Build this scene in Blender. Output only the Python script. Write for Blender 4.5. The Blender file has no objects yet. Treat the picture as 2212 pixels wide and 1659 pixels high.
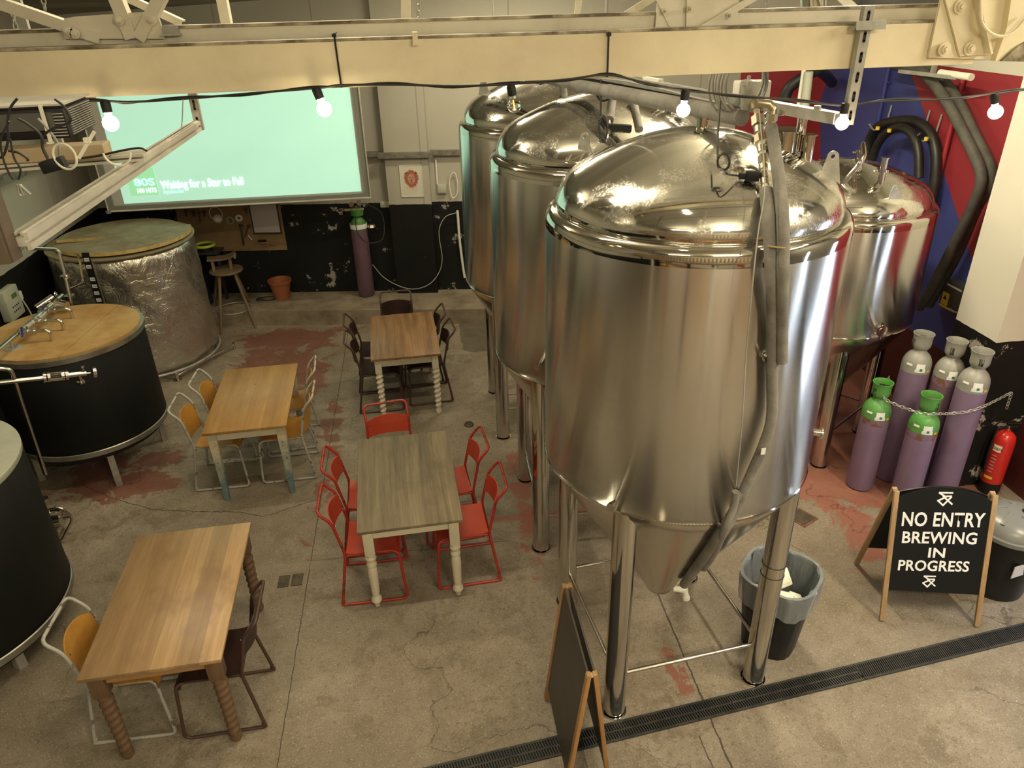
import bpy, bmesh, math, random
import numpy as np
from mathutils import Vector, Matrix, Euler
random.seed(7)
sc = bpy.context.scene
COL = sc.collection
PI = math.pi
# ------------------------------------------------------------------ camera
IW, IH = 2212.0, 1659.0
F_PX = 1596.5
PITCH, ROLL, YAW = map(math.radians, (27.868, -1.455, 6.753))
CAM_H = 4.0
def _basis():
    cp, sp = math.cos(PITCH), math.sin(PITCH)
    R = np.array([[math.cos(ROLL), -math.sin(ROLL), 0], [math.sin(ROLL), math.cos(ROLL), 0], [0, 0, 1]])
    r, fw, dn = R @ np.array([1., 0, 0]), R @ np.array([0, -sp, cp]), R @ np.array([0, cp, sp])
    return np.array([math.cos(YAW)*r + math.sin(YAW)*fw, -math.sin(YAW)*r + math.cos(YAW)*fw, -dn])
MB_ = _basis()
cam = bpy.data.cameras.new('camera'); cam.lens = 36.0*F_PX/IW; cam.sensor_width = 36.0
cam.clip_start = 0.05; cam.clip_end = 100
co = bpy.data.objects.new('camera', cam); COL.objects.link(co)
X_ = Vector(MB_ @ np.array([1., 0, 0])); Y_ = Vector(MB_ @ np.array([0, -1., 0])); Z_ = Vector(MB_ @ np.array([0, 0, -1.]))
m = Matrix((X_, Y_, Z_)).transposed().to_4x4(); m.translation = Vector((0, 0, CAM_H)); co.matrix_world = m
sc.camera = co
# measuring helpers: a direction seen from the camera point met with a plane of the room
def ray(u, v):
    return MB_ @ np.array([(u-IW/2)/F_PX, (v-IH/2)/F_PX, 1.])
def atZ(u, v, z):
    d = ray(u, v); t = (z-CAM_H)/d[2]; return Vector((d[0]*t, d[1]*t, z))
def atY(u, v, Y):
    d = ray(u, v); t = Y/d[1]; return Vector((d[0]*t, Y, CAM_H+d[2]*t))
def atX(u, v, X):
    d = ray(u, v); t = X/d[0]; return Vector((X, d[1]*t, CAM_H+d[2]*t))
def atD(u, v, D):
    d = ray(u, v); t = D/math.hypot(d[0], d[1]); return Vector((d[0]*t, d[1]*t, CAM_H+d[2]*t))
# ------------------------------------------------------------------ view, world, lamps
vs = sc.view_settings
sc.display_settings.display_device = 'sRGB'
vs.view_transform = 'Standard'; vs.look = 'None'; vs.gamma = 1.0; vs.exposure = 0.65; vs.use_curve_mapping = False
w = bpy.data.worlds.new('world'); sc.world = w; w.use_nodes = True
w.node_tree.nodes['Background'].inputs[0].default_value = (0.55, 0.6, 0.62, 1)
w.node_tree.nodes['Background'].inputs[1].default_value = 0.25
WARM = (1.0, 0.87, 0.62)
def area(name, loc, sx, sy, power, color, rot=(0, 0, 0)):
    l = bpy.data.lights.new(name, 'AREA'); l.shape = 'RECTANGLE'; l.size = sx; l.size_y = sy; l.energy = power; l.color = color
    o = bpy.data.objects.new(name, l); COL.objects.link(o); o.location = loc; o.rotation_euler = rot
    return o
# fluorescent battens: (x, y, z, length along x?, power)
BATTENS = [(-1.2, -1.2, 4.95, 'x', 34), (1.7, -1.0, 4.95, 'x', 95), (4.0, 1.4, 4.75, 'y', 95),
           (2.7, 5.3, 4.65, 'y', 82), (-2.2, 6.2, 4.8, 'x', 27), (1.0, 8.6, 4.3, 'x', 35), (-0.2, 3.9, 5.1, 'x', 42),
           (-2.6, -1.2, 2.15, 'x', 20), (0.6, -1.2, 2.15, 'x', 46), (3.4, -1.2, 2.15, 'x', 36)]  # low battens added under the landing to brighten what the steel reflects
for i, (x, y, z, ax, p) in enumerate(BATTENS):
    if z > 3: area('batten_uplight', (x, y, z+.075), 1.45 if ax == 'x' else .1, .1 if ax == 'x' else 1.45, p*.55, WARM, (PI, 0, 0))
    area('batten_light', (x, y, z-0.075), 1.45 if ax == 'x' else .1, .1 if ax == 'x' else 1.45, p, WARM)
# daylight falling through the yard doorway in the right-hand wall
DOOR_Y0, DOOR_Y1, DOOR_Z = 3.16, 3.46, 2.75
# ------------------------------------------------------------------ materials
def newmat(name):
    m = bpy.data.materials.new(name); m.use_nodes = True; nt = m.node_tree
    return m, nt, nt.nodes['Principled BSDF']
def L(nt, a, b): nt.links.new(a, b)
def N(nt, t, **kw):
    n = nt.nodes.new(t)
    for k, v in kw.items(): setattr(n, k, v)
    return n
def coords(nt, scale=(1, 1, 1), rot=(0, 0, 0), loc=(0, 0, 0)):
    t = N(nt, 'ShaderNodeTexCoord'); mp = N(nt, 'ShaderNodeMapping')
    mp.inputs['Scale'].default_value = scale; mp.inputs['Rotation'].default_value = rot; mp.inputs['Location'].default_value = loc
    L(nt, t.outputs['Object'], mp.inputs[0]); return mp.outputs[0]
def noise(nt, vec, scale, detail=4, rough=.55, dist=0):
    n = N(nt, 'ShaderNodeTexNoise'); n.inputs['Scale'].default_value = scale; n.inputs['Detail'].default_value = detail
    n.inputs['Roughness'].default_value = rough; n.inputs['Distortion'].default_value = dist
    if vec is not None: L(nt, vec, n.inputs['Vector'])
    return n.outputs['Fac']
def ramp(nt, fac, stops):
    r = N(nt, 'ShaderNodeValToRGB'); el = r.color_ramp.elements
    while len(el) < len(stops): el.new(.5)
    for e, (p, c) in zip(el, stops):
        e.position = p; e.color = (c, c, c, 1) if isinstance(c, (int, float)) else (*c[:3], 1)
    L(nt, fac, r.inputs[0]); return r.outputs[0]
def mix(nt, fac, a, b, typ='MIX'):
    n = N(nt, 'ShaderNodeMix', data_type='RGBA', blend_type=typ)
    for sock, val in ((n.inputs[0], fac), (n.inputs[6], a), (n.inputs[7], b)):
        if isinstance(val, bpy.types.NodeSocket): L(nt, val, sock)
        elif isinstance(val, (int, float)): sock.default_value = val if sock.type == 'VALUE' else (val, val, val, 1)
        else: sock.default_value = (*val[:3], 1)
    return n.outputs[2]
def math_(nt, op, a, b=None, c=None, clamp=False):
    n = N(nt, 'ShaderNodeMath', operation=op); n.use_clamp = clamp
    for i, v in enumerate((a, b, c)):
        if v is None: continue
        if isinstance(v, bpy.types.NodeSocket): L(nt, v, n.inputs[i])
        else: n.inputs[i].default_value = v
    return n.outputs[0]
def bump(nt, p, h, strength=.2, dist=.01):
    b = N(nt, 'ShaderNodeBump'); b.inputs['Strength'].default_value = strength; b.inputs['Distance'].default_value = dist
    L(nt, h, b.inputs['Height']); L(nt, b.outputs[0], p.inputs['Normal'])
def plain(name, col, rough=.5, metal=0., col2=None, ns=6., lo=.4, hi=.65, bmp=0., spec=None, bs=40):
    m, nt, p = newmat(name)
    p.inputs['Roughness'].default_value = rough; p.inputs['Metallic'].default_value = metal
    p.inputs['Base Color'].default_value = (*col, 1)
    if spec is not None: p.inputs['Specular IOR Level'].default_value = spec
    v = coords(nt)
    if col2:
        f = ramp(nt, noise(nt, v, ns, 6, .65), [(lo, 0), (hi, 1)])
        L(nt, mix(nt, f, col, col2), p.inputs['Base Color'])
    if bmp: bump(nt, p, noise(nt, v, bs, 4), bmp, .004)
    return m
def emit(name, col, strength):
    m, nt, p = newmat(name)
    p.inputs['Base Color'].default_value = (*col, 1)
    p.inputs['Emission Color'].default_value = (*col, 1); p.inputs['Emission Strength'].default_value = strength
    p.inputs['Roughness'].default_value = .6
    return m
def steel(name, rough, streak=0., aniso=0., col=(.60, .575, .52), grime=0.):
    m, nt, p = newmat(name)
    p.inputs['Metallic'].default_value = 1.; p.inputs['Base Color'].default_value = (*col, 1)
    p.inputs['Roughness'].default_value = rough
    if aniso:
        p.inputs['Anisotropic'].default_value = aniso; p.inputs['Anisotropic Rotation'].default_value = .25
        t = N(nt, 'ShaderNodeTangent', direction_type='RADIAL', axis='Z'); L(nt, t.outputs[0], p.inputs['Tangent'])
    if streak:
        v = coords(nt, (1, 1, 60)); f = noise(nt, v, 5, 3)
        v2 = coords(nt, (14, 14, .25)); f2 = noise(nt, v2, 2.2, 4)
        a = math_(nt, 'ADD', math_(nt, 'MULTIPLY', f, .12), math_(nt, 'MULTIPLY', f2, .16))
        L(nt, math_(nt, 'ADD', a, rough-.14), p.inputs['Roughness'])
        v3 = coords(nt, (1, 1, 110)); bump(nt, p, noise(nt, v3, 6, 2), streak, .001)
    if grime:
        v = coords(nt, (1, 1, 1)); f = ramp(nt, noise(nt, v, 3.1, 8, .72, .8), [(.50, 0), (.56, 1)])
        f2 = ramp(nt, noise(nt, v, 90, 3, .6), [(.35, 0.25), (.6, 1)])
        ff = math_(nt, 'MULTIPLY', math_(nt, 'MULTIPLY', f, f2), grime)
        L(nt, math_(nt, 'ADD', math_(nt, 'MULTIPLY', ff, .32), rough), p.inputs['Roughness'])
        L(nt, mix(nt, ff, col, (.66, .63, .56)), p.inputs['Base Color'])
    return m
def wood(name, c1, c2, grain=18., plank=0., rough=.45, axis='y', stain=None, knots=False, tone=.35, gap=True):
    m, nt, p = newmat(name)
    long_ = {'y': (1, .045, 1), 'x': (.045, 1, 1), 'z': (1, 1, .06)}[axis]
    v = coords(nt, long_)
    t = N(nt, 'ShaderNodeTexCoord'); sx = N(nt, 'ShaderNodeSeparateXYZ'); L(nt, t.outputs['Object'], sx.inputs[0])
    f = noise(nt, v, grain, 6, .62, .45)
    fine = noise(nt, v, grain*7, 3, .6)
    f = math_(nt, 'ADD', math_(nt, 'MULTIPLY', f, .75), math_(nt, 'MULTIPLY', fine, .25))
    col = mix(nt, ramp(nt, f, [(.36, 0), (.64, 1)]), c1, c2)
    if plank:
        a = sx.outputs[0] if axis == 'y' else sx.outputs[1]
        q = math_(nt, 'DIVIDE', a, plank); fl = math_(nt, 'FLOOR', q)
        wn = N(nt, 'ShaderNodeTexWhiteNoise', noise_dimensions='1D'); L(nt, fl, wn.inputs['W'])
        k = math_(nt, 'ADD', math_(nt, 'MULTIPLY', wn.outputs['Value'], tone), 1-tone)
        kc = N(nt, 'ShaderNodeCombineXYZ')
        for i in range(3): L(nt, k, kc.inputs[i])
        col = mix(nt, 1., col, kc.outputs[0], 'MULTIPLY')
        if gap:
            fr = math_(nt, 'FRACT', q); g = math_(nt, 'LESS_THAN', fr, .02/max(plank/.1, .5))
            col = mix(nt, math_(nt, 'MULTIPLY', g, .6), col, tuple(x*.3 for x in c1))
    if stain:
        s = ramp(nt, noise(nt, coords(nt, (1.2, .7, 1)), 3.2, 4, .6), [(.5, 0), (.68, .75)])
        col = mix(nt, s, col, stain)
    if knots:
        vo = N(nt, 'ShaderNodeTexVoronoi'); vo.inputs['Scale'].default_value = 5.5; L(nt, coords(nt, (1, .55, 1)), vo.inputs['Vector'])
        s = ramp(nt, vo.outputs['Distance'], [(.03, .85), (.075, 0)])
        col = mix(nt, s, col, tuple(x*.22 for x in c1))
    L(nt, col, p.inputs['Base Color']); p.inputs['Roughness'].default_value = rough
    bump(nt, p, f, .12, .003)
    return m
def distressed(name, base, under, amt=.55, ns=14, rough=.55, blue=None):
    m, nt, p = newmat(name); v = coords(nt)
    f = ramp(nt, noise(nt, v, ns, 8, .7), [(amt, 0), (amt+.06, 1)])
    col = mix(nt, f, base, under)
    if blue:
        t = N(nt, 'ShaderNodeTexCoord'); sx = N(nt, 'ShaderNodeSeparateXYZ'); L(nt, t.outputs['Object'], sx.inputs[0])
        h = ramp(nt, math_(nt, 'ADD', sx.outputs[2], math_(nt, 'MULTIPLY', noise(nt, v, 12, 6), .8)), [(.55, .85), (1.0, 0)])
        col = mix(nt, h, col, blue)
    L(nt, col, p.inputs['Base Color']); p.inputs['Roughness'].default_value = rough; bump(nt, p, f, .15, .002)
    return m
M = {}
M['steel_body'] = steel('brushed_steel', .215, .0, 1.0, (.70, .69, .66))
M['steel_dome'] = steel('polished_steel', .085, 0, 0, (.72, .71, .67), .7)
M['steel_ring'] = steel('polished_ring_steel', .07)
M['steel_cone'] = steel('cone_steel', .2, 0, .4, (.60, .57, .51))
M['steel_leg'] = steel('leg_steel', .13, 0, 0, (.56, .54, .50))
M['steel_pipe'] = steel('pipe_steel', .2)
M['galv'] = plain('galvanised_metal', (.46, .46, .42), .4, .45, (.33, .32, .28), 12, bmp=.05)
M['alu'] = plain('aluminium_rail', (.60, .58, .50), .45, .35, (.48, .46, .40), 5)
M['cream_steel'] = plain('cream_paint', (.74, .665, .47), .42, 0, (.60, .51, .34), 2.2, .42, .8, .10, bs=60)
M['cream_dirty'] = plain('cream_paint_dirty', (.50, .45, .33), .5, 0, (.10, .075, .04), 7, .36, .60, .15)
M['white_steel'] = plain('offwhite_paint', (.70, .66, .54), .45, 0, (.52, .48, .38), 3, .45, .8, .08)
M['black'] = plain('black_plastic', (.010, .010, .011), .5, spec=.3)
M['black_cable'] = plain('black_cable_sheath', (.02, .019, .018), .5)
M['grey_cable'] = plain('grey_cable_sheath', (.32, .31, .28), .5)
M['white_plastic'] = plain('white_plastic', (.72, .70, .62), .45)
M['foam'] = plain('grey_foam_lagging', (.235, .225, .20), .85, 0, (.14, .132, .115), 7, bmp=.3, bs=120)
M['dark_foam'] = plain('dark_foam_lagging', (.055, .055, .047), .7, 0, (.10, .095, .08), 5, bmp=.2)
M['hose_black'] = plain('black_hose', (.010, .010, .009), .45, 0, (.022, .02, .017), 8)
M['brass'] = plain('brass_fitting', (.50, .44, .32), .3, .9)
M['yellow'] = plain('yellow_plastic', (.75, .55, .05), .5)
M['red_seat'] = plain('red_seat_laminate', (.44, .058, .026), .42, 0, (.37, .045, .02), 2.5)
M['red_frame'] = distressed('red_tube_paint', (.36, .025, .016), (.10, .035, .015), .55, 16, .4)
M['yellow_seat'] = wood('honey_plywood', (.47, .245, .045), (.40, .18, .03), 6, 0, .35)
M['grey_frame'] = distressed('pale_grey_tube_paint', (.36, .355, .31), (.11, .085, .06), .54, 14, .45)
M['brown_seat'] = plain('dark_brown_seat', (.038, .018, .015), .45, 0, (.022, .011, .009), 3, spec=.3)
M['brown_frame'] = distressed('brown_tube_paint', (.055, .028, .02), (.12, .075, .045), .62, 16, .45)
M['grey_table'] = wood('weathered_planks', (.31, .245, .15), (.135, .105, .062), 15, .118, .6, stain=(.125, .10, .062), tone=.28)
M['oak_table'] = wood('light_oak_planks', (.50, .33, .165), (.35, .21, .095), 14, .13, .38, stain=(.20, .115, .07), tone=.38, gap=False)
M['pine_table'] = wood('knotty_pine', (.43, .25, .085), (.30, .16, .045), 12, .14, .38, stain=(.26, .13, .05), knots=True, tone=.15)
M['brown_table'] = wood('brown_oak', (.34, .19, .085), (.15, .075, .03), 20, .2, .4, tone=.15, gap=False)
M['cream_leg'] = distressed('chipped_cream_paint', (.62, .57, .42), (.12, .08, .045), .64, 22)
M['cream_blue_leg'] = distressed('cream_over_blue_paint', (.56, .50, .34), (.13, .08, .04), .57, 26, blue=(.055, .16, .21))
M['brown_leg'] = wood('turned_brown_wood', (.165, .10, .052), (.10, .056, .03), 16, 0, .5, 'z')
M['oak_rail'] = wood('table_rail_wood', (.40, .23, .10), (.28, .15, .065), 14, 0, .45, 'x')
M['pale_wood'] = wood('pale_timber', (.42, .28, .145), (.28, .17, .08), 14, 0, .5, 'z')
M['stool_wood'] = wood('worn_stool_wood', (.22, .155, .085), (.12, .085, .05), 14, 0, .6, 'z')
M['block_wood'] = wood('softwood_block', (.48, .39, .25), (.38, .29, .17), 12, 0, .55, 'x')
M['chalkboard'] = plain('chalkboard', (.006, .007, .008), .4, 0, (.07, .075, .08), 60, .66, .78, spec=.3)
M['chalkboard_brown'] = plain('plain_blackboard', (.045, .040, .033), .5, 0, (.055, .048, .04), 3)
M['chalk'] = plain('white_chalk_paint', (.82, .84, .86), .7)
M['cyl_purple'] = plain('mauve_cylinder_paint', (.215, .145, .235), .45, 0, (.19, .12, .195), 4, .4, .7, .06)
M['cyl_purple2'] = plain('dusty_mauve_cylinder_paint', (.155, .088, .125), .5, 0, (.115, .065, .09), 4, .4, .7)
M['cyl_green'] = plain('green_cylinder_paint', (.085, .31, .055), .4, 0, (.11, .26, .075), 6)
M['cyl_dgreen'] = plain('dark_green_cylinder_paint', (.07, .22, .045), .5, 0, (.04, .14, .03), 6)
M['cyl_grey'] = plain('grey_cylinder_paint', (.30, .30, .27), .42, 0, (.25, .25, .22), 5)
M['rust'] = plain('rust', (.17, .075, .035), .8, 0, (.10, .045, .025), 30)
M['rust_band'] = plain('patchy_rust', (.17, .075, .035), .7, 0, (.20, .13, .20), 22, .46, .52)
M['label'] = plain('white_sticker', (.75, .75, .72), .5)
M['lab_green'] = plain('green_sticker', (.02, .22, .06), .5)
M['terracotta'] = plain('terracotta_plastic', (.33, .105, .045), .5)
M['bin_black'] = plain('bin_plastic', (.009, .009, .009), .4, 0, (.014, .014, .014), 6, spec=.3)
M['card_white'] = plain('moulded_pulp', (.80, .79, .66), .7)
M['ext_red'] = plain('extinguisher_red', (.55, .025, .02), .25)
M['tank_black'] = wood('black_painted_staves', (.008, .009, .008), (.005, .006, .006), 10, 0, .6, 'z')
M['tank_black'].node_tree.nodes['Principled BSDF'].inputs['Specular IOR Level'].default_value = .25
M['ply_lid'] = plain('plywood_lid', (.44, .30, .12), .5, 0, (.33, .17, .045), 3.2, .38, .66, .05)
M['grey_lid'] = plain('grey_lid', (.36, .37, .30), .55, 0, (.30, .31, .25), 4)
M['band'] = plain('galvanised_band', (.38, .37, .32), .38, .8, (.25, .23, .19), 6)
M['foamboard'] = plain('foam_board', (.30, .27, .17), .8, 0, (.20, .16, .09), 4)
M['foam_edge'] = plain('foam_board_edge', (.55, .42, .17), .8, 0, (.42, .28, .09), 12)
def foil():
    m, nt, p = newmat('crinkled_foil'); p.inputs['Metallic'].default_value = .9
    p.inputs['Base Color'].default_value = (.60, .57, .49, 1); v = coords(nt, (1, 1, .8))
    p.inputs['Roughness'].default_value = .27
    vo = N(nt, 'ShaderNodeTexVoronoi', feature='F1'); vo.inputs['Scale'].default_value = 5; L(nt, coords(nt, (1, 1, 2.2)), vo.inputs['Vector'])
    cr_ = ramp(nt, noise(nt, coords(nt, (1, 1, .9)), 3.0, 5, .6, 2.0), [(.44, 0), (.5, 1), (.56, 0)])
    h = math_(nt, 'ADD', noise(nt, v, 2.4, 5, .6, 1.2), math_(nt, 'MULTIPLY', noise(nt, v, 150, 2), .03)); h = math_(nt, 'ADD', h, math_(nt, 'MULTIPLY', cr_, .16))
    bump(nt, p, h, .42, .05)
    return m
M['foil'] = foil()
def glassy(name, col, rough=.05, alpha=None):
    m, nt, p = newmat(name); p.inputs['Base Color'].default_value = (*col, 1); p.inputs['Roughness'].default_value = rough
    p.inputs['Transmission Weight'].default_value = 1.0; p.inputs['IOR'].default_value = 1.3
    return m
M['glass'] = glassy('clear_glass', (.95, .95, .9))
def bag():
    m, nt, p = newmat('clear_bin_liner'); p.inputs['Base Color'].default_value = (.26, .29, .30, 1)
    p.inputs['Roughness'].default_value = .16; p.inputs['Alpha'].default_value = .66
    bump(nt, p, noise(nt, coords(nt, (1, 1, .35)), 20, 4, .6, 1.4), .9, .016)
    return m
M['bag'] = bag()
M['bulb_on'] = emit('lit_bulb', (1.0, .86, .58), 9)
M['filament'] = emit('filament_glow', (1.0, .45, .10), 1.6)
M['tube_on'] = emit('lit_fluorescent_tube', (1.0, .86, .56), 9)
M['screen'] = None
def floor_mat():
    m, nt, p = newmat('stained_concrete'); t = N(nt, 'ShaderNodeTexCoord'); v = t.outputs['Object']
    sx = N(nt, 'ShaderNodeSeparateXYZ'); L(nt, v, sx.inputs[0]); x, y = sx.outputs[0], sx.outputs[1]
    n1 = noise(nt, v, .9, 6, .6, .6); n2 = noise(nt, v, 5, 8, .7, .8); n3 = noise(nt, v, 70, 3, .7); n4 = noise(nt, v, 2.6, 10, .75, .2)
    n5 = noise(nt, v, 26, 6, .75); n6 = noise(nt, v, .38, 3, .6)
    base = mix(nt, ramp(nt, n1, [(.35, 0), (.65, 1)]), (.27, .225, .165), (.37, .315, .24))
    base = mix(nt, ramp(nt, n2, [(.38, .55), (.60, 0)]), base, (.17, .13, .08))
    base = mix(nt, ramp(nt, n4, [(.545, 0), (.60, .6)]), base, (.14, .105, .058))
    base = mix(nt, ramp(nt, n6, [(.42, .55), (.6, 0)]), base, (.15, .12, .08))
    base = mix(nt, ramp(nt, n5, [(.36, .7), (.47, 0)]), base, (.13, .10, .065))
    base = mix(nt, ramp(nt, n3, [(.30, .8), (.42, 0), (.64, 0), (.74, .55)]), base, (.48, .44, .36))
    base = mix(nt, ramp(nt, noise(nt, v, 110, 2, .6), [(.34, .6), (.44, 0)]), base, (.08, .06, .04))
    def box(x0, x1, y0, y1, s=.35):
        def edge(c, a, b):
            u = math_(nt, 'DIVIDE', math_(nt, 'SUBTRACT', c, a), s, clamp=True); w_ = math_(nt, 'DIVIDE', math_(nt, 'SUBTRACT', b, c), s, clamp=True)
            return math_(nt, 'MULTIPLY', u, w_)
        return math_(nt, 'MULTIPLY', edge(x, x0, x1), edge(y, y0, y1))
    pn = noise(nt, v, 2.4, 10, .72, .6)
    def paint(col_in, msk, thr, c):
        f = ramp(nt, math_(nt, 'ADD', pn, math_(nt, 'MULTIPLY', msk, .30)), [(thr, 0), (thr+.035, 1)])
        f = math_(nt, 'MULTIPLY', f, math_(nt, 'GREATER_THAN', msk, .02))
        return mix(nt, math_(nt, 'MULTIPLY', f, .8), col_in, c)
    red = (.175, .058, .038); red2 = (.25, .080, .052)
    base = paint(base, box(-3.0, -.75, 6.6, 10.2, .8), .70, red)
    base = paint(base, box(-1.35, -.85, 4.7, 7.6, .3), .68, red)
    base = paint(base, box(-3.8, -2.2, 5.6, 7.0, .5), .70, red)
    base = paint(base, box(2.1, 5.4, 4.5, 9.5, .7), .60, red2)
    base = paint(base, box(2.9, 3.9, 3.7, 5.2, .5), .70, red2)
    base = paint(base, box(1.3, 1.62, 3.0, 4.1, .12), .80, red2)
    base = paint(base, box(.35, 1.05, 4.0, 6.6, .3), .77, red2)
    base = paint(base, box(.35, 3.0, 5.0, 5.12, .04), .62, (.28, .10, .07))
    base = mix(nt, ramp(nt, math_(nt, 'ADD', math_(nt, 'MULTIPLY', box(.25, 2.5, 8.3, 9.8, .25), .8), math_(nt, 'MULTIPLY', pn, .5)), [(.68, 0), (.74, .65)]), base, (.07, .055, .035))  # dark wet patch below the step, with shade painted into its colour
    wob = math_(nt, 'MULTIPLY', math_(nt, 'SUBTRACT', noise(nt, v, 9, 8, .75), .5), .035)
    def line(c, pos, wdt, lo=None, hi=None, other=None):
        d = math_(nt, 'ABSOLUTE', math_(nt, 'ADD', math_(nt, 'SUBTRACT', c, pos), wob))
        f = math_(nt, 'LESS_THAN', d, wdt)
        if lo is not None: f = math_(nt, 'MULTIPLY', f, math_(nt, 'MULTIPLY', math_(nt, 'GREATER_THAN', other, lo), math_(nt, 'LESS_THAN', other, hi)))
        return f
    dk = (.035, .026, .016)
    for f in (line(x, -1.10, .0034), line(x, 1.53, .006, -5, 4.7, y), line(y, 4.77, .003, -1.1, .5, x), line(x, 1.42, .004, -5, 2.8, y)):
        base = mix(nt, math_(nt, 'MULTIPLY', f, .85), base, dk)
    # long crack from the black vessel towards the red chairs
    xn = math_(nt, 'DIVIDE', math_(nt, 'ADD', x, 3.4), 2.3); pts_ = [(0, 6.22), (.17, 5.93), (.35, 5.69), (.55, 5.58), (.70, 5.53), (.79, 5.42), (1.0, 5.62)]
    rc = ramp(nt, xn, [(p_, (y_-5)/2) for p_, y_ in pts_]); yc = math_(nt, 'ADD', math_(nt, 'MULTIPLY', rc, 2), 5.0)
    ck = math_(nt, 'LESS_THAN', math_(nt, 'ABSOLUTE', math_(nt, 'ADD', math_(nt, 'SUBTRACT', y, yc), math_(nt, 'MULTIPLY', wob, 2.2))), .0045)
    ck = math_(nt, 'MULTIPLY', ck, math_(nt, 'MULTIPLY', math_(nt, 'GREATER_THAN', x, -3.38), math_(nt, 'LESS_THAN', x, -1.12)))
    base = mix(nt, math_(nt, 'MULTIPLY', ck, .85), base, dk)
    # old patched strip beside joint
    base = mix(nt, math_(nt, 'MULTIPLY', line(y, 4.72, .05, -5, .6, x), .25), base, (.30, .25, .19))
    vo = N(nt, 'ShaderNodeTexVoronoi', feature='DISTANCE_TO_EDGE'); vo.inputs['Scale'].default_value = .55
    wv = N(nt, 'ShaderNodeVectorMath', operation='ADD'); nn = N(nt, 'ShaderNodeTexNoise'); nn.inputs['Scale'].default_value = 2.5; nn.inputs['Detail'].default_value = 6
    L(nt, v, nn.inputs['Vector']); sc_ = N(nt, 'ShaderNodeVectorMath', operation='SCALE'); sc_.inputs['Scale'].default_value = .7; L(nt, nn.outputs['Color'], sc_.inputs[0])
    L(nt, v, wv.inputs[0]); L(nt, sc_.outputs[0], wv.inputs[1]); L(nt, wv.outputs[0], vo.inputs['Vector'])
    cr = ramp(nt, vo.outputs['Distance'], [(.0018, .75), (.004, 0)])
    cr = math_(nt, 'MULTIPLY', cr, ramp(nt, noise(nt, v, .5, 2), [(.45, 0), (.52, 1)]))
    base = mix(nt, cr, base, dk)
    L(nt, base, p.inputs['Base Color'])
    L(nt, ramp(nt, n2, [(.3, .42), (.7, .75)]), p.inputs['Roughness'])
    bump(nt, p, math_(nt, 'ADD', n2, math_(nt, 'MULTIPLY', n3, .4)), .25, .008)
    return m
M['floor'] = floor_mat()
def two_tone(name, split, upper, lower, axis_panels=None, panel=.0, chips=True, zline=None, top=None):
    """wall painted black up to a height, pale above, with panel joints"""
    m, nt, p = newmat(name); t = N(nt, 'ShaderNodeTexCoord'); v = t.outputs['Object']
    sx = N(nt, 'ShaderNodeSeparateXYZ'); L(nt, v, sx.inputs[0]); z = sx.outputs[2]
    n = noise(nt, v, 1.5, 5, .6); up = mix(nt, n, upper, tuple(c*.86 for c in upper))
    if panel:
        a = sx.outputs[0 if axis_panels == 'x' else 1]
        fr = math_(nt, 'FRACT', math_(nt, 'DIVIDE', math_(nt, 'ADD', a, 50.35), panel))
        up = mix(nt, math_(nt, 'MULTIPLY', math_(nt, 'LESS_THAN', fr, .014), .55), up, tuple(c*.45 for c in upper))
    up = mix(nt, ramp(nt, noise(nt, v, 30, 6, .7), [(.66, 0), (.72, .5)]), up, tuple(c*.7 for c in upper))
    lo = mix(nt, noise(nt, v, 3, 4), lower, tuple(c*1.6+.002 for c in lower))
    if chips:
        c_ = ramp(nt, noise(nt, v, 3.2, 10, .72, .3), [(.60, 0), (.615, 1)])
        lo = mix(nt, math_(nt, 'MULTIPLY', c_, .8), lo, (.40, .38, .33))
    f = math_(nt, 'GREATER_THAN', math_(nt, 'ADD', z, math_(nt, 'MULTIPLY', noise(nt, v, 8, 2), .02)), split+.01)
    col = mix(nt, f, lo, up)
    L(nt, col, p.inputs['Base Color']); p.inputs['Roughness'].default_value = .6; p.inputs['Specular IOR Level'].default_value = .25; bump(nt, p, noise(nt, v, 25, 5), .12, .004)
    return m
WHITE = (.45, .435, .36); BLACK = (.0055, .006, .0055)
M['wall_back'] = two_tone('painted_back_wall', 1.495, WHITE, BLACK, 'x', 1.2)
M['wall_left'] = two_tone('painted_left_wall', 1.495, WHITE, BLACK, 'y', 1.2, chips=False)
M['wall_front'] = two_tone('painted_front_wall', .9, (.62, .60, .52), (.20, .10, .05), 'x', 1.2, chips=False)
M['wall_right_front'] = two_tone('dimmed_right_wall', 1.495, (.17, .165, .15), BLACK, 'y', 1.2, chips=False)  # upper colour darkened to stand for a dimly lit wall in the reflections
M['pier'] = two_tone('painted_pier', 1.42, (.66, .64, .55), BLACK, chips=True)
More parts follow.
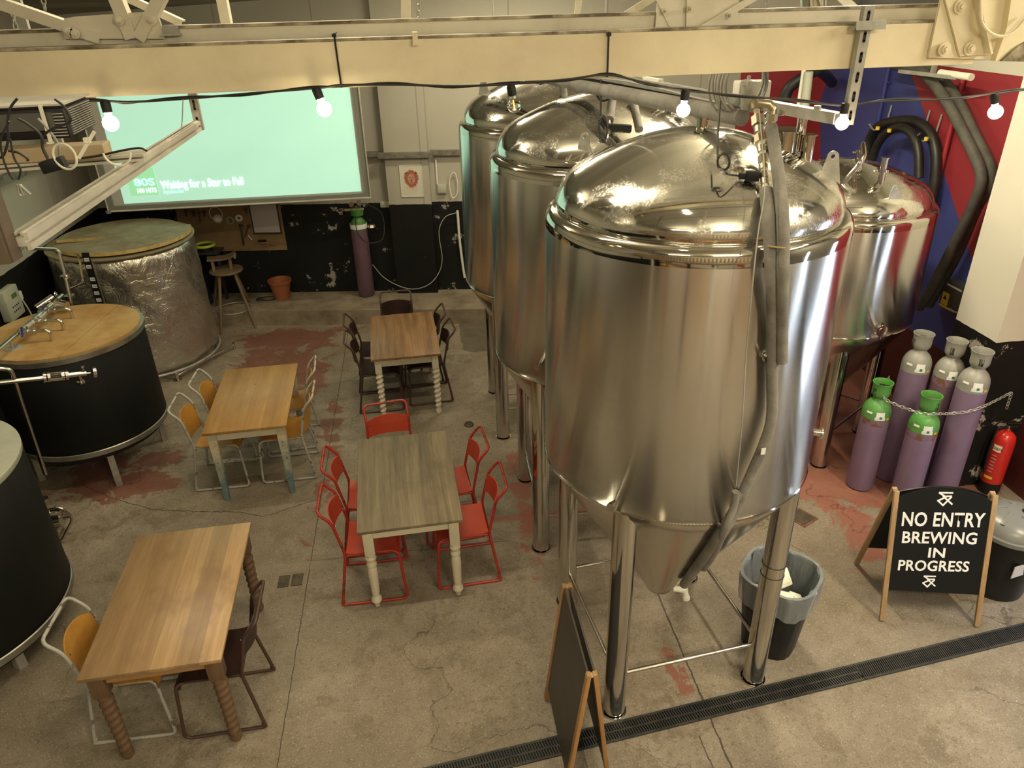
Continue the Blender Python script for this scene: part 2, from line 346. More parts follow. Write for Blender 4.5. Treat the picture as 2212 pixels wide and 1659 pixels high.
def mural():
    m, nt, p = newmat('red_and_blue_mural'); t = N(nt, 'ShaderNodeTexCoord'); v = t.outputs['Object']
    sx = N(nt, 'ShaderNodeSeparateXYZ'); L(nt, v, sx.inputs[0]); y, z = sx.outputs[1], sx.outputs[2]
    n = noise(nt, v, 2, 4); red = mix(nt, n, (.31, .030, .042), (.27, .026, .036)); blue = mix(nt, n, (.055, .068, .27), (.042, .052, .22))
    # blue behind a leaning boundary running from (7.5, 3.25) down to (5.95, 1.75)
    e = math_(nt, 'SUBTRACT', z, math_(nt, 'ADD', math_(nt, 'MULTIPLY', math_(nt, 'SUBTRACT', y, 5.99), .985), 1.77))
    f = math_(nt, 'GREATER_THAN', e, 0.)
    col = mix(nt, f, blue, red)
    col = mix(nt, math_(nt, 'GREATER_THAN', math_(nt, 'ADD', y, math_(nt, 'MULTIPLY', math_(nt, 'ABSOLUTE', math_(nt, 'SUBTRACT', z, 2.75)), .35)), 9.13), col, red)
    low = math_(nt, 'LESS_THAN', z, .78)
    c_ = ramp(nt, noise(nt, v, 4.5, 10, .75, .3), [(.64, 0), (.655, 1)])
    dark = mix(nt, c_, (.07, .012, .012), (.42, .40, .36))
    col = mix(nt, low, col, dark)
    col = mix(nt, math_(nt, 'GREATER_THAN', z, 3.30), col, (.62, .61, .52))
    L(nt, col, p.inputs['Base Color']); p.inputs['Roughness'].default_value = .5; bump(nt, p, noise(nt, v, 25, 5), .1, .004)
    return m
M['mural'] = mural()
def mural_back():
    m, nt, p = newmat('mural_return'); t = N(nt, 'ShaderNodeTexCoord'); v = t.outputs['Object']
    sx = N(nt, 'ShaderNodeSeparateXYZ'); L(nt, v, sx.inputs[0]); x, z = sx.outputs[0], sx.outputs[2]
    e = math_(nt, 'SUBTRACT', x, 4.72); col = mix(nt, math_(nt, 'GREATER_THAN', z, 3.34), (.30, .022, .032), (.62, .61, .52))
    L(nt, col, p.inputs['Base Color']); p.inputs['Roughness'].default_value = .5
    return m
M['mural_back'] = mural_back()
M['concrete'] = plain('rough_concrete', (.30, .25, .175), .75, 0, (.16, .125, .08), 3.5, .38, .66, .35)
M['ledge'] = plain('grey_ledge', (.20, .19, .155), .8, 0, (.10, .09, .07), 10, bmp=.4)
M['ceiling'] = wood('roof_boarding', (.46, .44, .36), (.36, .34, .27), 6, .16, .7, 'x', tone=.3)
M['drain'] = plain('drain_iron', (.020, .021, .021), .5, 0, (.045, .042, .035), 9)
M['drain_dark'] = plain('drain_void', (.004, .004, .004), .8)
M['floor_metal'] = plain('floor_plate', (.12, .10, .07), .5, .5, (.07, .055, .04), 12)
M['window_day'] = emit('daylight_pane', (.72, .83, 1.0), 8.0)
M['ctrl_grey'] = plain('controller_grey', (.42, .44, .36), .5)
M['scr_green'] = plain('controller_screen', (.10, .16, .05), .3)
M['peg'] = plain('hardboard', (.25, .165, .08), .7, 0, (.20, .13, .06), 4)
M['paper'] = plain('paper', (.46, .43, .42), .7)
M['tool'] = plain('dark_tools', (.07, .06, .05), .45, .5)
M['hi_green'] = plain('lime_plastic', (.42, .50, .03), .5)
M['paper_white'] = plain('art_paper', (.62, .60, .50), .6)
M['lion1'] = plain('orange_watercolour', (.46, .13, .06), .7, 0, (.22, .11, .07), 45)
M['lion2'] = plain('dark_watercolour', (.10, .05, .05), .7)
M['lion3'] = plain('pink_watercolour', (.50, .21, .13), .7, 0, (.50, .34, .25), 40)
M['frame_grey'] = plain('screen_frame', (.19, .20, .17), .5)
M['blue_handle'] = plain('blue_handle', (.02, .05, .30), .4)
M['warm_slat'] = wood('balustrade_timber', (.30, .16, .07), (.20, .10, .045), 12, 0, .5, 'z')
M['rope'] = plain('tie_cord', (.40, .28, .12), .8)
# ------------------------------------------------------------------ mesh helpers
class MB:
    def __init__(s): s.bm = bmesh.new()
    def _face(s, vs_):
        try: return s.bm.faces.new(vs_)
        except ValueError: return None
    def box(s, c, size, rz=0., R=None, bev=0.):
        v = []; hx, hy, hz = [a/2 for a in size]
        Rm = R if R is not None else Matrix.Rotation(rz, 3, 'Z')
        for dz in (-hz, hz):
            for dx, dy in ((-hx, -hy), (hx, -hy), (hx, hy), (-hx, hy)):
                v.append(s.bm.verts.new(Vector(c) + Rm @ Vector((dx, dy, dz))))
        fs = [s._face([v[i] for i in q]) for q in ((3, 2, 1, 0), (4, 5, 6, 7), (0, 1, 5, 4), (1, 2, 6, 5), (2, 3, 7, 6), (3, 0, 4, 7))]
        if bev:
            es = list({e for f in fs for e in f.edges})
            bmesh.ops.bevel(s.bm, geom=es, offset=bev, segments=2, affect='EDGES', profile=.5)
        return s
    def bar(s, a, b, w_, h, up=(0, 0, 1), bev=0.):
        a, b = Vector(a), Vector(b); d = b-a; ln = d.length; d.normalize()
        up = Vector(up)
        if abs(d.dot(up)) > .98: up = Vector((0, 1, 0))
        sx = d.cross(up).normalized(); uz = sx.cross(d).normalized()
        R = Matrix((sx, d, uz)).transposed()
        return s.box((a+b)/2, (w_, ln, h), R=R, bev=bev)
    def ring(s, c, ax, r, seg, R=None):
        ax = Vector(ax).normalized()
        if R is None:
            t = Vector((0, 0, 1)) if abs(ax.z) < .9 else Vector((1, 0, 0))
            u = ax.cross(t).normalized(); w_ = ax.cross(u)
        else: u, w_ = R
        return [s.bm.verts.new(Vector(c)+u*(r*math.cos(2*PI*i/seg))+w_*(r*math.sin(2*PI*i/seg))) for i in range(seg)]
    def skin(s, a, b):
        n = len(a)
        for i in range(n): s._face([a[i], a[(i+1) % n], b[(i+1) % n], b[i]])
    def cyl(s, a, b, r0, r1=None, seg=20, cap=True):
        r1 = r0 if r1 is None else r1; a, b = Vector(a), Vector(b); ax = b-a
        A, B = s.ring(a, ax, r0, seg), s.ring(b, ax, r1, seg); s.skin(A, B)
        if cap: s._face(A[::-1]); s._face(B)
        return s
    def tube(s, pts, r, seg=10, closed=False, cap=True):
        pts = [Vector(p) for p in pts]; n = len(pts); u = None; rings = []
        for i, p in enumerate(pts):
            if closed: d = (pts[(i+1) % n]-pts[i-1])
            else: d = pts[min(i+1, n-1)]-pts[max(i-1, 0)]
            if d.length < 1e-9: d = Vector((0, 0, 1))
            d.normalize()
            if u is None:
                t = Vector((0, 0, 1)) if abs(d.z) < .9 else Vector((1, 0, 0)); u = d.cross(t).normalized()
            else:
                u = (u - d*u.dot(d)); u = u.normalized() if u.length > 1e-6 else d.orthogonal().normalized()
            rr = r[i] if isinstance(r, (list, tuple)) else r
            rings.append(s.ring(p, d, rr, seg, (u, d.cross(u))))
        for i in range(n-1): s.skin(rings[i], rings[i+1])
        if closed:
            a, b = rings[-1], rings[0]
            k = min(range(seg), key=lambda j: (a[0].co-b[j].co).length); s.skin(a, b[k:]+b[:k])
        elif cap: s._face(rings[0][::-1]); s._face(rings[-1])
        return s
    def lathe(s, prof, c=(0, 0, 0), seg=32, ax=None):
        """profile (r, z) turned about a vertical axis at c (or about ax)"""
        c = Vector(c); R = Matrix.Identity(3) if ax is None else Vector((0, 0, 1)).rotation_difference(Vector(ax)).to_matrix()
        prev = None
        for r, z in prof:
            if r < 1e-5: cur = [s.bm.verts.new(c+R @ Vector((0, 0, z)))]
            else: cur = [s.bm.verts.new(c+R @ Vector((r*math.cos(2*PI*i/seg), r*math.sin(2*PI*i/seg), z))) for i in range(seg)]
            if prev is not None:
                if len(prev) == 1 and len(cur) > 1:
                    for i in range(seg): s._face([prev[0], cur[(i+1) % seg], cur[i]])
                elif len(cur) == 1 and len(prev) > 1:
                    for i in range(seg): s._face([prev[i], prev[(i+1) % seg], cur[0]])
                elif len(cur) > 1: s.skin(prev, cur)
            prev = cur
        return s
    def prism(s, poly, off):
        """planar polygon (3D points) thickened by the vector off"""
        off = Vector(off); a = [s.bm.verts.new(Vector(p)) for p in poly]; b = [s.bm.verts.new(Vector(p)+off) for p in poly]
        s._face(a[::-1]); s._face(b)
        n = len(a)
        for i in range(n): s._face([a[i], a[(i+1) % n], b[(i+1) % n], b[i]])
        return s
    def grid(s, fn, nu, nv, closeu=False):
        V = [[s.bm.verts.new(fn(i/(nu if closeu else nu-1), j/(nv-1))) for j in range(nv)] for i in range(nu)]
        for i in range(nu if closeu else nu-1):
            for j in range(nv-1): s._face([V[i][j], V[(i+1) % nu][j], V[(i+1) % nu][j+1], V[i][j+1]])
        return V
    def build(s, name, mat, parent=None, smooth=True, world=False, ang=40):
        me = bpy.data.meshes.new(name); bmesh.ops.recalc_face_normals(s.bm, faces=s.bm.faces)
        if world and parent is not None:
            bmesh.ops.transform(s.bm, matrix=abs_inv(parent), verts=s.bm.verts)
        s.bm.to_mesh(me); s.bm.free()
        if mat is not None: me.materials.append(mat)
        o = bpy.data.objects.new(name, me); COL.objects.link(o)
        if parent is not None: o.parent = parent
        if smooth:
            for p in me.polygons: p.use_smooth = True
            try: me.set_sharp_from_angle(angle=math.radians(ang))
            except Exception: pass
        return o
def abs_inv(o):
    T = Matrix.Identity(4)
    while o is not None:
        T = Matrix.LocRotScale(o.location, o.rotation_euler, o.scale) @ T; o = o.parent
    return T.inverted()
def tag(o, label, cat, group=None, kind=None):
    o['label'] = label; o['category'] = cat
    if group: o['group'] = group
    if kind: o['kind'] = kind
    return o
def thing(name, label, cat, loc=(0, 0, 0), rz=0., group=None):
    o = bpy.data.objects.new(name, None); COL.objects.link(o); o.location = Vector(loc); o.rotation_euler = (0, 0, rz)
    o.empty_display_size = .1
    return tag(o, label, cat, group)
def kids(o): return [c for c in bpy.data.objects if c.parent == o]
def dup(o, loc, rz, label, parent=None):
    c = o.copy(); COL.objects.link(c)
    if parent is None: c.location = Vector(loc); c.rotation_euler = (0, 0, rz); c['label'] = label
    else: c.parent = parent
    for k in kids(o): dup(k, None, None, None, c)
    return c
def struct(name, mb, mat, label=None, smooth=False):
    o = mb.build(name, mat, None, smooth); o['kind'] = 'structure'
    if label: o['label'] = label
    return o
def fillet(pts, r, n=6, closed=False):
    pts = [Vector(p) for p in pts]; out = []; N_ = len(pts)
    for i, p in enumerate(pts):
        if not closed and i in (0, N_-1): out.append(p); continue
        a, b = pts[i-1], pts[(i+1) % N_]; da, db = (a-p), (b-p); ra = min(r, da.length*.49, db.length*.49)
        da.normalize(); db.normalize(); A, B = p+da*ra, p+db*ra
        for k in range(n+1):
            t = k/n; out.append(A*(1-t)**2+p*2*t*(1-t)+B*t*t)
    return out
def spline(pts, n=8):
    pts = [Vector(p) for p in pts]; P_ = [pts[0]*2-pts[1]]+pts+[pts[-1]*2-pts[-2]]; out = []
    for i in range(1, len(P_)-2):
        p0, p1, p2, p3 = P_[i-1:i+3]
        for k in range(n):
            t = k/n; out.append(.5*((2*p1)+(p2-p0)*t+(2*p0-5*p1+4*p2-p3)*t*t+(3*p1-p0-3*p2+p3)*t**3))
    out.append(pts[-1]); return out
def text_mesh(name, body, size, mat, parent, loc, R, extrude=.002, offset=0., align='LEFT', sx=1., space=1.):
    cu = bpy.data.curves.new(name, 'FONT'); cu.body = body; cu.size = size; cu.extrude = extrude; cu.offset = offset
    cu.align_x = align; cu.resolution_u = 3; cu.space_character = space
    o = bpy.data.objects.new(name, cu); COL.objects.link(o); dg = bpy.context.evaluated_depsgraph_get()
    me = bpy.data.meshes.new_from_object(o.evaluated_get(dg)); bpy.data.objects.remove(o); bpy.data.curves.remove(cu)
    me.materials.clear(); me.materials.append(mat)
    T = Matrix.Translation(Vector(loc)) @ R.to_4x4() @ Matrix.Diagonal((sx, 1, 1, 1)); me.transform(T)
    q = bpy.data.objects.new(name, me); COL.objects.link(q); q.parent = parent; return q
def torus(mb, c, ax, R, r, seg=24, s2=8, a0=0., a1=2*PI, sy=1.):
    ax = Vector(ax).normalized(); t = Vector((0, 0, 1)) if abs(ax.z) < .9 else Vector((1, 0, 0)); u = ax.cross(t).normalized(); w_ = ax.cross(u)
    full = abs(a1-a0-2*PI) < 1e-6; n = seg if full else seg+1
    pts = [Vector(c)+u*(R*math.cos(a0+(a1-a0)*i/seg))+w_*(R*sy*math.sin(a0+(a1-a0)*i/seg)) for i in range(n)]
    mb.tube(pts, r, s2, closed=full); return mb
# ================================================================== THE SETTING
WA = math.radians(-8.17); wdir = Vector((math.cos(WA), math.sin(WA), 0)); wnor = Vector((math.sin(WA), -math.cos(WA), 0))  # towards the room
W0 = Vector((-1.89, 10.49, 0))
def wallp(x, z=0., off=0.):
    """point of the back wall at room coordinate x, height z, off metres into the room"""
    t = (x-W0.x)/wdir.x; p = W0+wdir*t+wnor*off; p.z = z; return p
def onwall(u, v, off=0.):
    d = Vector(ray(u, v)); t = (wnor.dot(W0+wnor*off))/(wnor.x*d.x+wnor.y*d.y); p = d*t; p.z += CAM_H; return p
XL, XR, YF = -4.42, 5.0, -3.2
mb = MB(); mb.prism([(-4.6, YF, 0), (5.2, YF, 0), (5.2, 11.2, 0), (-4.6, 11.2, 0)], (0, 0, -.1)); struct('floor', mb, M['floor'])
mb = MB(); mb.prism([wallp(-4.62, -.1), wallp(4.15, -.1), wallp(4.15, 4.6), wallp(-4.62, 4.6)], -wnor*.2); struct('wall_back', mb, M['wall_back'])
mb = MB(); mb.prism([wallp(4.15, -.1), wallp(5.2, -.1), wallp(5.2, 4.6), wallp(4.15, 4.6)], -wnor*.2); struct('wall_back', mb, M['mural_back'])
mb = MB(); mb.prism([(XL, YF, -.1), (XL, 11.1, -.1), (XL, 11.1, 4.9), (XL, 8, 5.4), (XL, YF, 6.2)], (-.2, 0, 0)); struct('wall_left', mb, M['wall_left'])
mb = MB(); mb.prism([(-4.6, YF, -.1), (5.2, YF, -.1), (5.2, YF, 6.4), (-4.6, YF, 6.4)], (0, -.2, 0)); struct('wall_front', mb, M['wall_front'])
mb = MB()
mb.prism([(XR, DOOR_Y1, -.1), (XR, 9.9, -.1), (XR, 9.9, 4.6), (XR, 8, 5.4), (XR, DOOR_Y1, 6.2)], (.2, 0, 0))
struct('wall_right', mb, M['mural'])
mb = MB()
mb.prism([(XR, YF, -.1), (XR, DOOR_Y0, -.1), (XR, DOOR_Y0, 6.2), (XR, YF, 6.2)], (.2, 0, 0))
mb.prism([(XR, DOOR_Y0, DOOR_Z), (XR, DOOR_Y1, DOOR_Z), (XR, DOOR_Y1, 6.2), (XR, DOOR_Y0, 6.2)], (.2, 0, 0))
struct('wall_right', mb, M['wall_right_front'])
mb = MB(); mb.box((XR+.12, (DOOR_Y0+DOOR_Y1)/2, DOOR_Z/2), (.02, DOOR_Y1-DOOR_Y0, DOOR_Z)); struct('window_1', mb, M['window_day'])
mb = MB(); mb.box((XR-.004, 1.45, 1.5), (.02, .10, 2.4)); struct('window_2', mb, M['window_day'])
mb = MB(); mb.box((4.76, 5.13, 2.3), (.48, .5, 4.6)); struct('trim_1', mb, M['pier'])
# boarded roof rising from the far wall
mb = MB(); mb.prism([(-4.7, 11.2, 3.78), (-4.7, 3.2, 6.1), (5.3, 3.2, 6.1), (5.3, 11.2, 3.78)], (0, 0, .1))
mb.prism([(-4.7, 3.2, 6.1), (-4.7, YF-.2, 5.4), (5.3, YF-.2, 5.4), (5.3, 3.2, 6.1)], (0, 0, .1)); struct('ceiling', mb, M['ceiling'])
# raised concrete step along the back wall, with pilaster and ledges
def stepy(x): return 9.75-.16*(x+1.84)
mb = MB(); mb.prism([(-4.42, stepy(-4.42), 0), (2.6, stepy(2.6), 0), wallp(2.6), wallp(-4.42)], (0, 0, .215)); struct('trim_2', mb, M['concrete'])
mb = MB(); a = wallp(-.40); b = wallp(.17); mb.prism([a, b, b+wnor*.12, a+wnor*.12], (0, 0, 4.0)); struct('trim_3', mb, M['wall_back'])
mb = MB()
for x0, x1, o_ in ((-4.4, -.46, 0.), (-.47, .24, .12), (.2, 4.1, 0.)):
    a, b = wallp(x0, 2.12, o_), wallp(x1, 2.12, o_); mb.prism([a, b, b+wnor*.07, a+wnor*.07], (0, 0, .065))
struct('trim_4', mb, M['ledge'])
mb = MB(); mb.box((XL+.035, 5.2, 2.36), (.07, 10.9, .09)); struct('trim_5', mb, M['ledge'])
# conduits on the wall
for nm, (u, v0, v1, mt, o_, r_) in {'a': (941, 345, 398, 'white_plastic', 0.02, .012), 'b': (833, 345, 436, 'white_plastic', .02, .008)}.items():
    p0, p1 = onwall(u, v0, o_), onwall(u, v1, o_); p1.x, p1.y = p0.x, p0.y
    tag(MB().cyl(p0, p1, r_, seg=8).build('conduit', M[mt]), 'pale vertical conduit ' + ('down to the square junction box' if nm == 'a' else 'down to the double wall socket'), 'conduit')
p = onwall(955, 407, 0); t = thing('junction_box', 'small square grey junction box on pale wall right of the lion picture', 'junction box', p, WA)
MB().box((0, -.025, 0), (.12, .05, .12), bev=.006).build('housing', M['ctrl_grey'], t); MB().box((0, -.053, 0), (.10, .006, .10), bev=.002).build('lid', M['ctrl_grey'], t)
p = onwall(834, 440, 0); t = thing('wall_socket', 'grey double wall socket where black paint meets white, under picture', 'socket', p, WA)
MB().box((0, -.02, 0), (.15, .04, .085), bev=.004).build('back_box', M['ctrl_grey'], t)
MB().box((-.035, -.043, .02), (.018, .008, .03)).box((.035, -.043, .02), (.018, .008, .03)).build('switch', M['white_plastic'], t)
# upstairs landing the picture is taken from
mb = MB(); mb.box((.29, -1.55, 2.3), (9.4, 3.3, .2)); struct('floor', mb, M['concrete'])
for i, x in enumerate((-3.3, -2.2, -1.1, .0, 1.1, 2.2, 3.3, 4.4)):  # posts added out of view to put vertical bands in the steel reflections
    o = thing('added_post', 'added unseen square post number %s under edge of the upper landing, counted from the left wall' % ['one', 'two', 'three', 'four', 'five', 'six', 'seven', 'eight'][i], 'post', (x, .0, 0))
    MB().box((0, 0, 1.1), (.10, .10, 2.2)).build('post', [M['black'], M['white_plastic'], M['warm_slat']][i % 3], o, False)
o = thing('added_counter', 'added long timber counter under the upper landing, reflected by the tanks', 'counter', (.4, -1.9, 0)); MB().box((0, 0, .53), (6.6, .5, 1.06)).build('front', M['warm_slat'], o, False); MB().box((0, 0, 1.08), (6.8, .62, .04)).build('worktop', M['oak_rail'], o, False)  # made-up counter, out of view, gives the tanks something to reflect
for i, (x, c_) in enumerate(((-3.2, 'black'), (-1.3, 'terracotta'), (.9, 'black'), (2.9, 'ext_red'))):  # made-up banners, out of view, add colour bands to the tank reflections
    o = thing('added_banner', 'added unseen cloth banner on the wall behind the added counter, ' + ['leftmost black', 'orange', 'second black', 'red'][i] + ' one', 'banner', (x, YF+.02, 1.2)); MB().box((0, 0, .4), (.5, .01, 1.1)).build('cloth', M[c_], o, False)
t = thing('balustrade', 'timber slat balustrade along the edge of the upper landing', 'balustrade', (0, .05, 2.4))
MB().box((.3, 0, 1.0), (9.3, .07, .05)).box((.3, 0, .08), (9.3, .05, .05)).build('rail', M['warm_slat'], t)
mb = MB()
for i in range(62): mb.box((-4.3+i*.15, 0, .53), (.075, .025, .9))
mb.build('slats', M['warm_slat'], t)
for i, (x, y, z, ax, p_) in enumerate(BATTENS):
    t = thing('batten_light', 'fluorescent batten light under the roof ' + ['above the landing, left', 'above the landing, right', 'by the right wall, near', 'by the right wall, far', 'above the left tables', 'by the far wall', 'above the middle tables', 'added under the landing, left', 'added under the landing, middle', 'added under the landing, right'][i], 'light', (x, y, z), 0 if ax == 'x' else PI/2, 'fluorescent battens under the roof')
    MB().box((0, 0, .03), (1.5, .07, .06)).build('housing', M['white_plastic'], t)
    MB().cyl((-.72, 0, -.03), (.72, 0, -.03), .013, seg=8).build('tube', M['tube_on'], t)
    zc = .06 if z < 3 else (3.78+(11.2-y)*.29 if y > 3.2 else 6.1-(3.2-y)*.105)-z-.01
    MB().cyl((-.6, 0, .05), (-.6, 0, zc), .004, seg=5).cyl((.6, 0, .05), (.6, 0, zc), .004, seg=5).build('suspension_wire', M['galv'], t)
# ------------------------------------------------------------------ floor drain
A_, B_ = Vector((-.9, 2.685, 0)), Vector((4.95, 3.372, 0)); dd = (B_-A_).normalized(); dn_ = Vector((-dd.y, dd.x, 0)); dl = (B_-A_).length
rzd = math.atan2(dd.y, dd.x)
t = thing('drain_channel', 'black slotted drain channel running across the concrete floor', 'drain', A_, rzd)
MB().box((dl/2, 0, -.0), (dl, .112, .004)).build('channel_base', M['drain_dark'], t)
def grate(x0, x1, two, nm):
    mb = MB(); L_ = x1-x0; zt = .004
    for yy in (-.058, .058): mb.box(((x0+x1)/2, yy, zt), (L_, .014, .012))
    if two: mb.box(((x0+x1)/2, 0, zt), (L_, .010, .012))
    n = int(L_/(.0165 if two else .0145))
    for i in range(n+1):
        x = x0+L_*i/n
        if two:
            mb.bar((x, -.054, zt), (x-.006, 0, zt), .0078, .011); mb.bar((x+.004, 0, zt), (x-.002, .054, zt), .0078, .011)
        else: mb.bar((x-.01, -.054, zt), (x+.01, .054, zt), .0072, .011)
    o = mb.build(nm, M['drain'], t, smooth=False); return o
xs = [0, 1.18, 2.36, 3.54]
for i in range(3): grate(xs[i]+.003, xs[i+1]-.003, True, 'grating')
for a, b in ((3.54, 4.5), (4.5, 5.46), (5.46, dl)): grate(a+.003, b-.003, False, 'grating')
for (u, v), lab in (((613, 1256), 'left of the pair of small square floor plates near the light oak table'), ((642, 1252), 'right of the pair of small square floor plates near the light oak table')):
    p = atZ(u, v, .002); tag(MB().box(p, (.085, .13, .006)).build('floor_plate', M['floor_metal']), lab, 'floor plate')
p = atZ(1013, 917, .002); mb = MB(); torus(mb, p, (0, 0, 1), .05, .012, 20, 6, sy=.8); mb.lathe([(.05, 0), (0, 0)], p, 20); tag(mb.build('floor_hole', M['floor_metal']), 'small round floor drain hole in front of the shiny tanks', 'drain')
p = atZ(1732, 1118, .002); t = thing('inspection_cover', 'square rusty inspection cover in red-stained floor right of front tank', 'cover', p, .5)
MB().box((0, 0, 0), (.19, .19, .008)).build('frame', M['rust'], t); MB().box((0, 0, .004), (.15, .15, .008)).build('plate', M['floor_metal'], t)
# ================================================================== FERMENTATION TANKS
def tank_profile(zb, zs, zt, R=.758):
    r2 = R*.925; tip = zb-(R-.1)*1.65; k = (zt-zs)
    cone = [(0, tip-.055), (.05, tip-.045), (.085, tip-.02), (.11, tip+.03), (R-.055, zb-.09), (R-.02, zb-.03), (R-.012, zb)]
    body = [(R-.012, zb), (R, zb+.008), (R, zs-.04)]
    ring = [(R, zs-.04)]+[(R-(R-r2)*(1-math.cos(a))**1.5, zs-.035+.082*math.sin(a)) for a in [i*PI/20 for i in range(0, 11)]]
    h = zt-zs
    dome = [(r2, zs+.047), (r2+.003, zs+.06), (r2+.002, zs+h*.22), (r2-.006, zs+h*.27), (r2-.022, zs+h*.36), (r2-.05, zs+h*.45), (r2-.09, zs+h*.53), (r2-.14, zs+h*.60)]
    rr = r2-.14; z0 = zs+h*.60; n = 9
    for i in range(1, n+1):
        r = rr*(1-i/n); dome.append((r, zt-(zt-z0)*(r/rr)**1.75))
    return cone, body, ring, dome
def prof_r(prof, z):
    best = 0
    for part in prof:
        for (r0, z0), (r1, z1) in zip(part[:-1], part[1:]):
            if min(z0, z1) <= z <= max(z0, z1) and abs(z1-z0) > 1e-9: best = max(best, r0+(r1-r0)*(z-z0)/(z1-z0))
    return best
def on_tank(u, v, c, prof, off=0.):
    d = Vector(ray(u, v)); d /= math.hypot(d.x, d.y); D = math.hypot(*c); t = D-1.0
    while t < D+.2:
        p = d*t; z = p.z+CAM_H; r = math.hypot(p.x-c[0], p.y-c[1])
        if r < prof_r(prof, z)+off: return Vector((p.x, p.y, z))
        t += .004
    return Vector((d.x*D, d.y*D, d.z*D+CAM_H))
def tri_port(mb, p, up, r, h):
    up = Vector(up).normalized(); mb.cyl(p-up*.03, p+up*h, r, seg=20, cap=False); mb.cyl(p+up*(h-.006), p+up*h, r*1.35, seg=20)
def lug(t, c, prof, p, face):
    """lifting lug: a rounded plate with a hole standing on the dome"""
    d = Vector((math.cos(face), math.sin(face), 0)); n = Vector((-d.y, d.x, 0)); mb = MB(); pts = []; hole = []
    W_, H_ = .043, .078
    outer = [(-W_*1.25, -.05)]+[(-W_*.62*math.cos(a), H_+W_*.62*math.sin(a)) for a in [i*PI/10 for i in range(11)]]+[(W_*1.25, -.05)]
    outer = [(-W_*1.25, -.05), (-W_*.62, H_)]+[(-W_*.62*math.cos(a), H_+W_*.62*math.sin(a)) for a in [i*PI/10 for i in range(1, 10)]]+[(W_*.62, H_), (W_*1.25, -.05)]
    hc = (0, H_); hr = .011; nO = len(outer); bm = mb.bm
    def V(xy, s_): q = Vector(p)+d*xy[0]+Vector((0, 0, xy[1]))+n*s_; return bm.verts.new(q)
    loops = []
    for s_ in (-.004, .004):
        o = [V(q, s_) for q in outer]
        hh = [V((hc[0]+hr*math.cos(math.atan2(q[1]-hc[1], q[0]-hc[0])), hc[1]+hr*math.sin(math.atan2(q[1]-hc[1], q[0]-hc[0]))), s_) for q in outer]
        loops.append((o, hh)); mb.skin(o, hh)
    mb.skin(loops[0][0], loops[1][0]); mb.skin(loops[0][1], loops[1][1])
    return mb.build('lifting_lug', M['galv'], t, world=True, ang=30)
def tank(c, zb, zs, zt, legs, legr, label, lugs, R=.758, brace_z=.32):
    prof = tank_profile(zb, zs, zt, R); t = thing('fermentation_tank', label, 'tank', (c[0], c[1], 0), 0, 'stainless steel conical tanks')
    MB().lathe(prof[0], seg=96).build('cone', M['steel_cone'], t, ang=60)
    MB().lathe(prof[1], seg=128).build('shell', M['steel_body'], t, ang=60)
    MB().lathe(prof[2], seg=128).build('shoulder_ring', M['steel_ring'], t, ang=60)
    MB().lathe(prof[3], seg=128).build('dome', M['steel_dome'], t, ang=60)
    mb = MB(); torus(mb, (0, 0, zb+.012), (0, 0, 1), R+.001, .006, 128, 6); mb.build('weld_seam', M['steel_ring'], t)
    F = []
    for a in legs:
        x, y = legr*math.cos(a), legr*math.sin(a); F.append((x, y)); n = Vector((x, y, 0)).normalized()
        ztop = zb+.02
        bm = MB(); r = .067; seg = 28; bot = bm.ring((x, y, .02), (0, 0, 1), r, seg); top = []
        for v_ in bot:
            rr = math.hypot(v_.co.x, v_.co.y); zc = zb-.09-(R-.055-rr)*1.65+.12 if rr < R-.03 else zb+.0
            top.append(bm.bm.verts.new((v_.co.x, v_.co.y, min(zc, zb+.0))))
        bm.skin(bot, top); lg = bm.build('leg', M['steel_leg'], t, ang=50)
        fm = MB(); fm.cyl((x, y, 0), (x, y, .012), .078, seg=28); fm.cyl((x, y, .012), (x, y, .03), .05, seg=20); fm.build('foot_plate', M['steel_ring'], lg)
    for i in range(4):
        a, b = Vector((*F[i], brace_z)), Vector((*F[(i+1) % 4], brace_z)); d = (b-a).normalized()*.05
        MB().cyl(a+d, b-d, .013, seg=12).build('brace', M['steel_pipe'], t)
    for (u, v, f) in lugs:
        lug(t, c, prof, on_tank(u, v, c, prof), f)
    return t, prof
rad = math.radians
C1, C2, C3, C4 = (1.38, 3.59), (1.25, 5.12), (1.15, 6.87), (3.63, 5.99)
T1, P1 = tank(C1, 1.585, 2.99, 3.41, [rad(231.5), rad(321), rad(51.5), rad(141.5)], .685, 'nearest and largest-looking conical steel tank, black cable and lagged pipes on its dome', [(1793, 375, rad(-10))])
T2, P2 = tank(C2, 1.55, 2.99, 3.41, [rad(224), rad(314), rad(44), rad(134)], .69, 'middle conical steel tank in the row, directly behind the nearest one', [(1262, 325, rad(-30))])
T3, P3 = tank(C3, 1.52, 2.96, 3.38, [rad(224), rad(314), rad(44), rad(134)], .69, 'farthest conical steel tank, nearest the back wall with the lion picture', [(1045, 195, rad(-30))])
T4, P4 = tank(C4, 1.36, 2.32, 2.70, [rad(-9.5), rad(80.5), rad(170.5), rad(260.5)], .60, 'lower conical steel tank standing against the red and blue wall', [(1930, 428, rad(0))])
UP = Vector((0, 0, 1))
def ports(t, specs):
    for (p, r, h, nm) in specs:
        mb = MB(); tri_port(mb, Vector(p), UP, r, h); mb.build(nm, M['steel_ring'], t, world=True)
ports(T1, [((C1[0], C1[1], 3.41), .030, .045, 'top_port'), (on_tank(1693, 312, C1, P1), .062, .07, 'manway_port'), (on_tank(1742, 335, C1, P1), .028, .095, 'side_port')])
p = on_tank(1693, 312, C1, P1); q = on_tank(1738, 320, C1, P1)
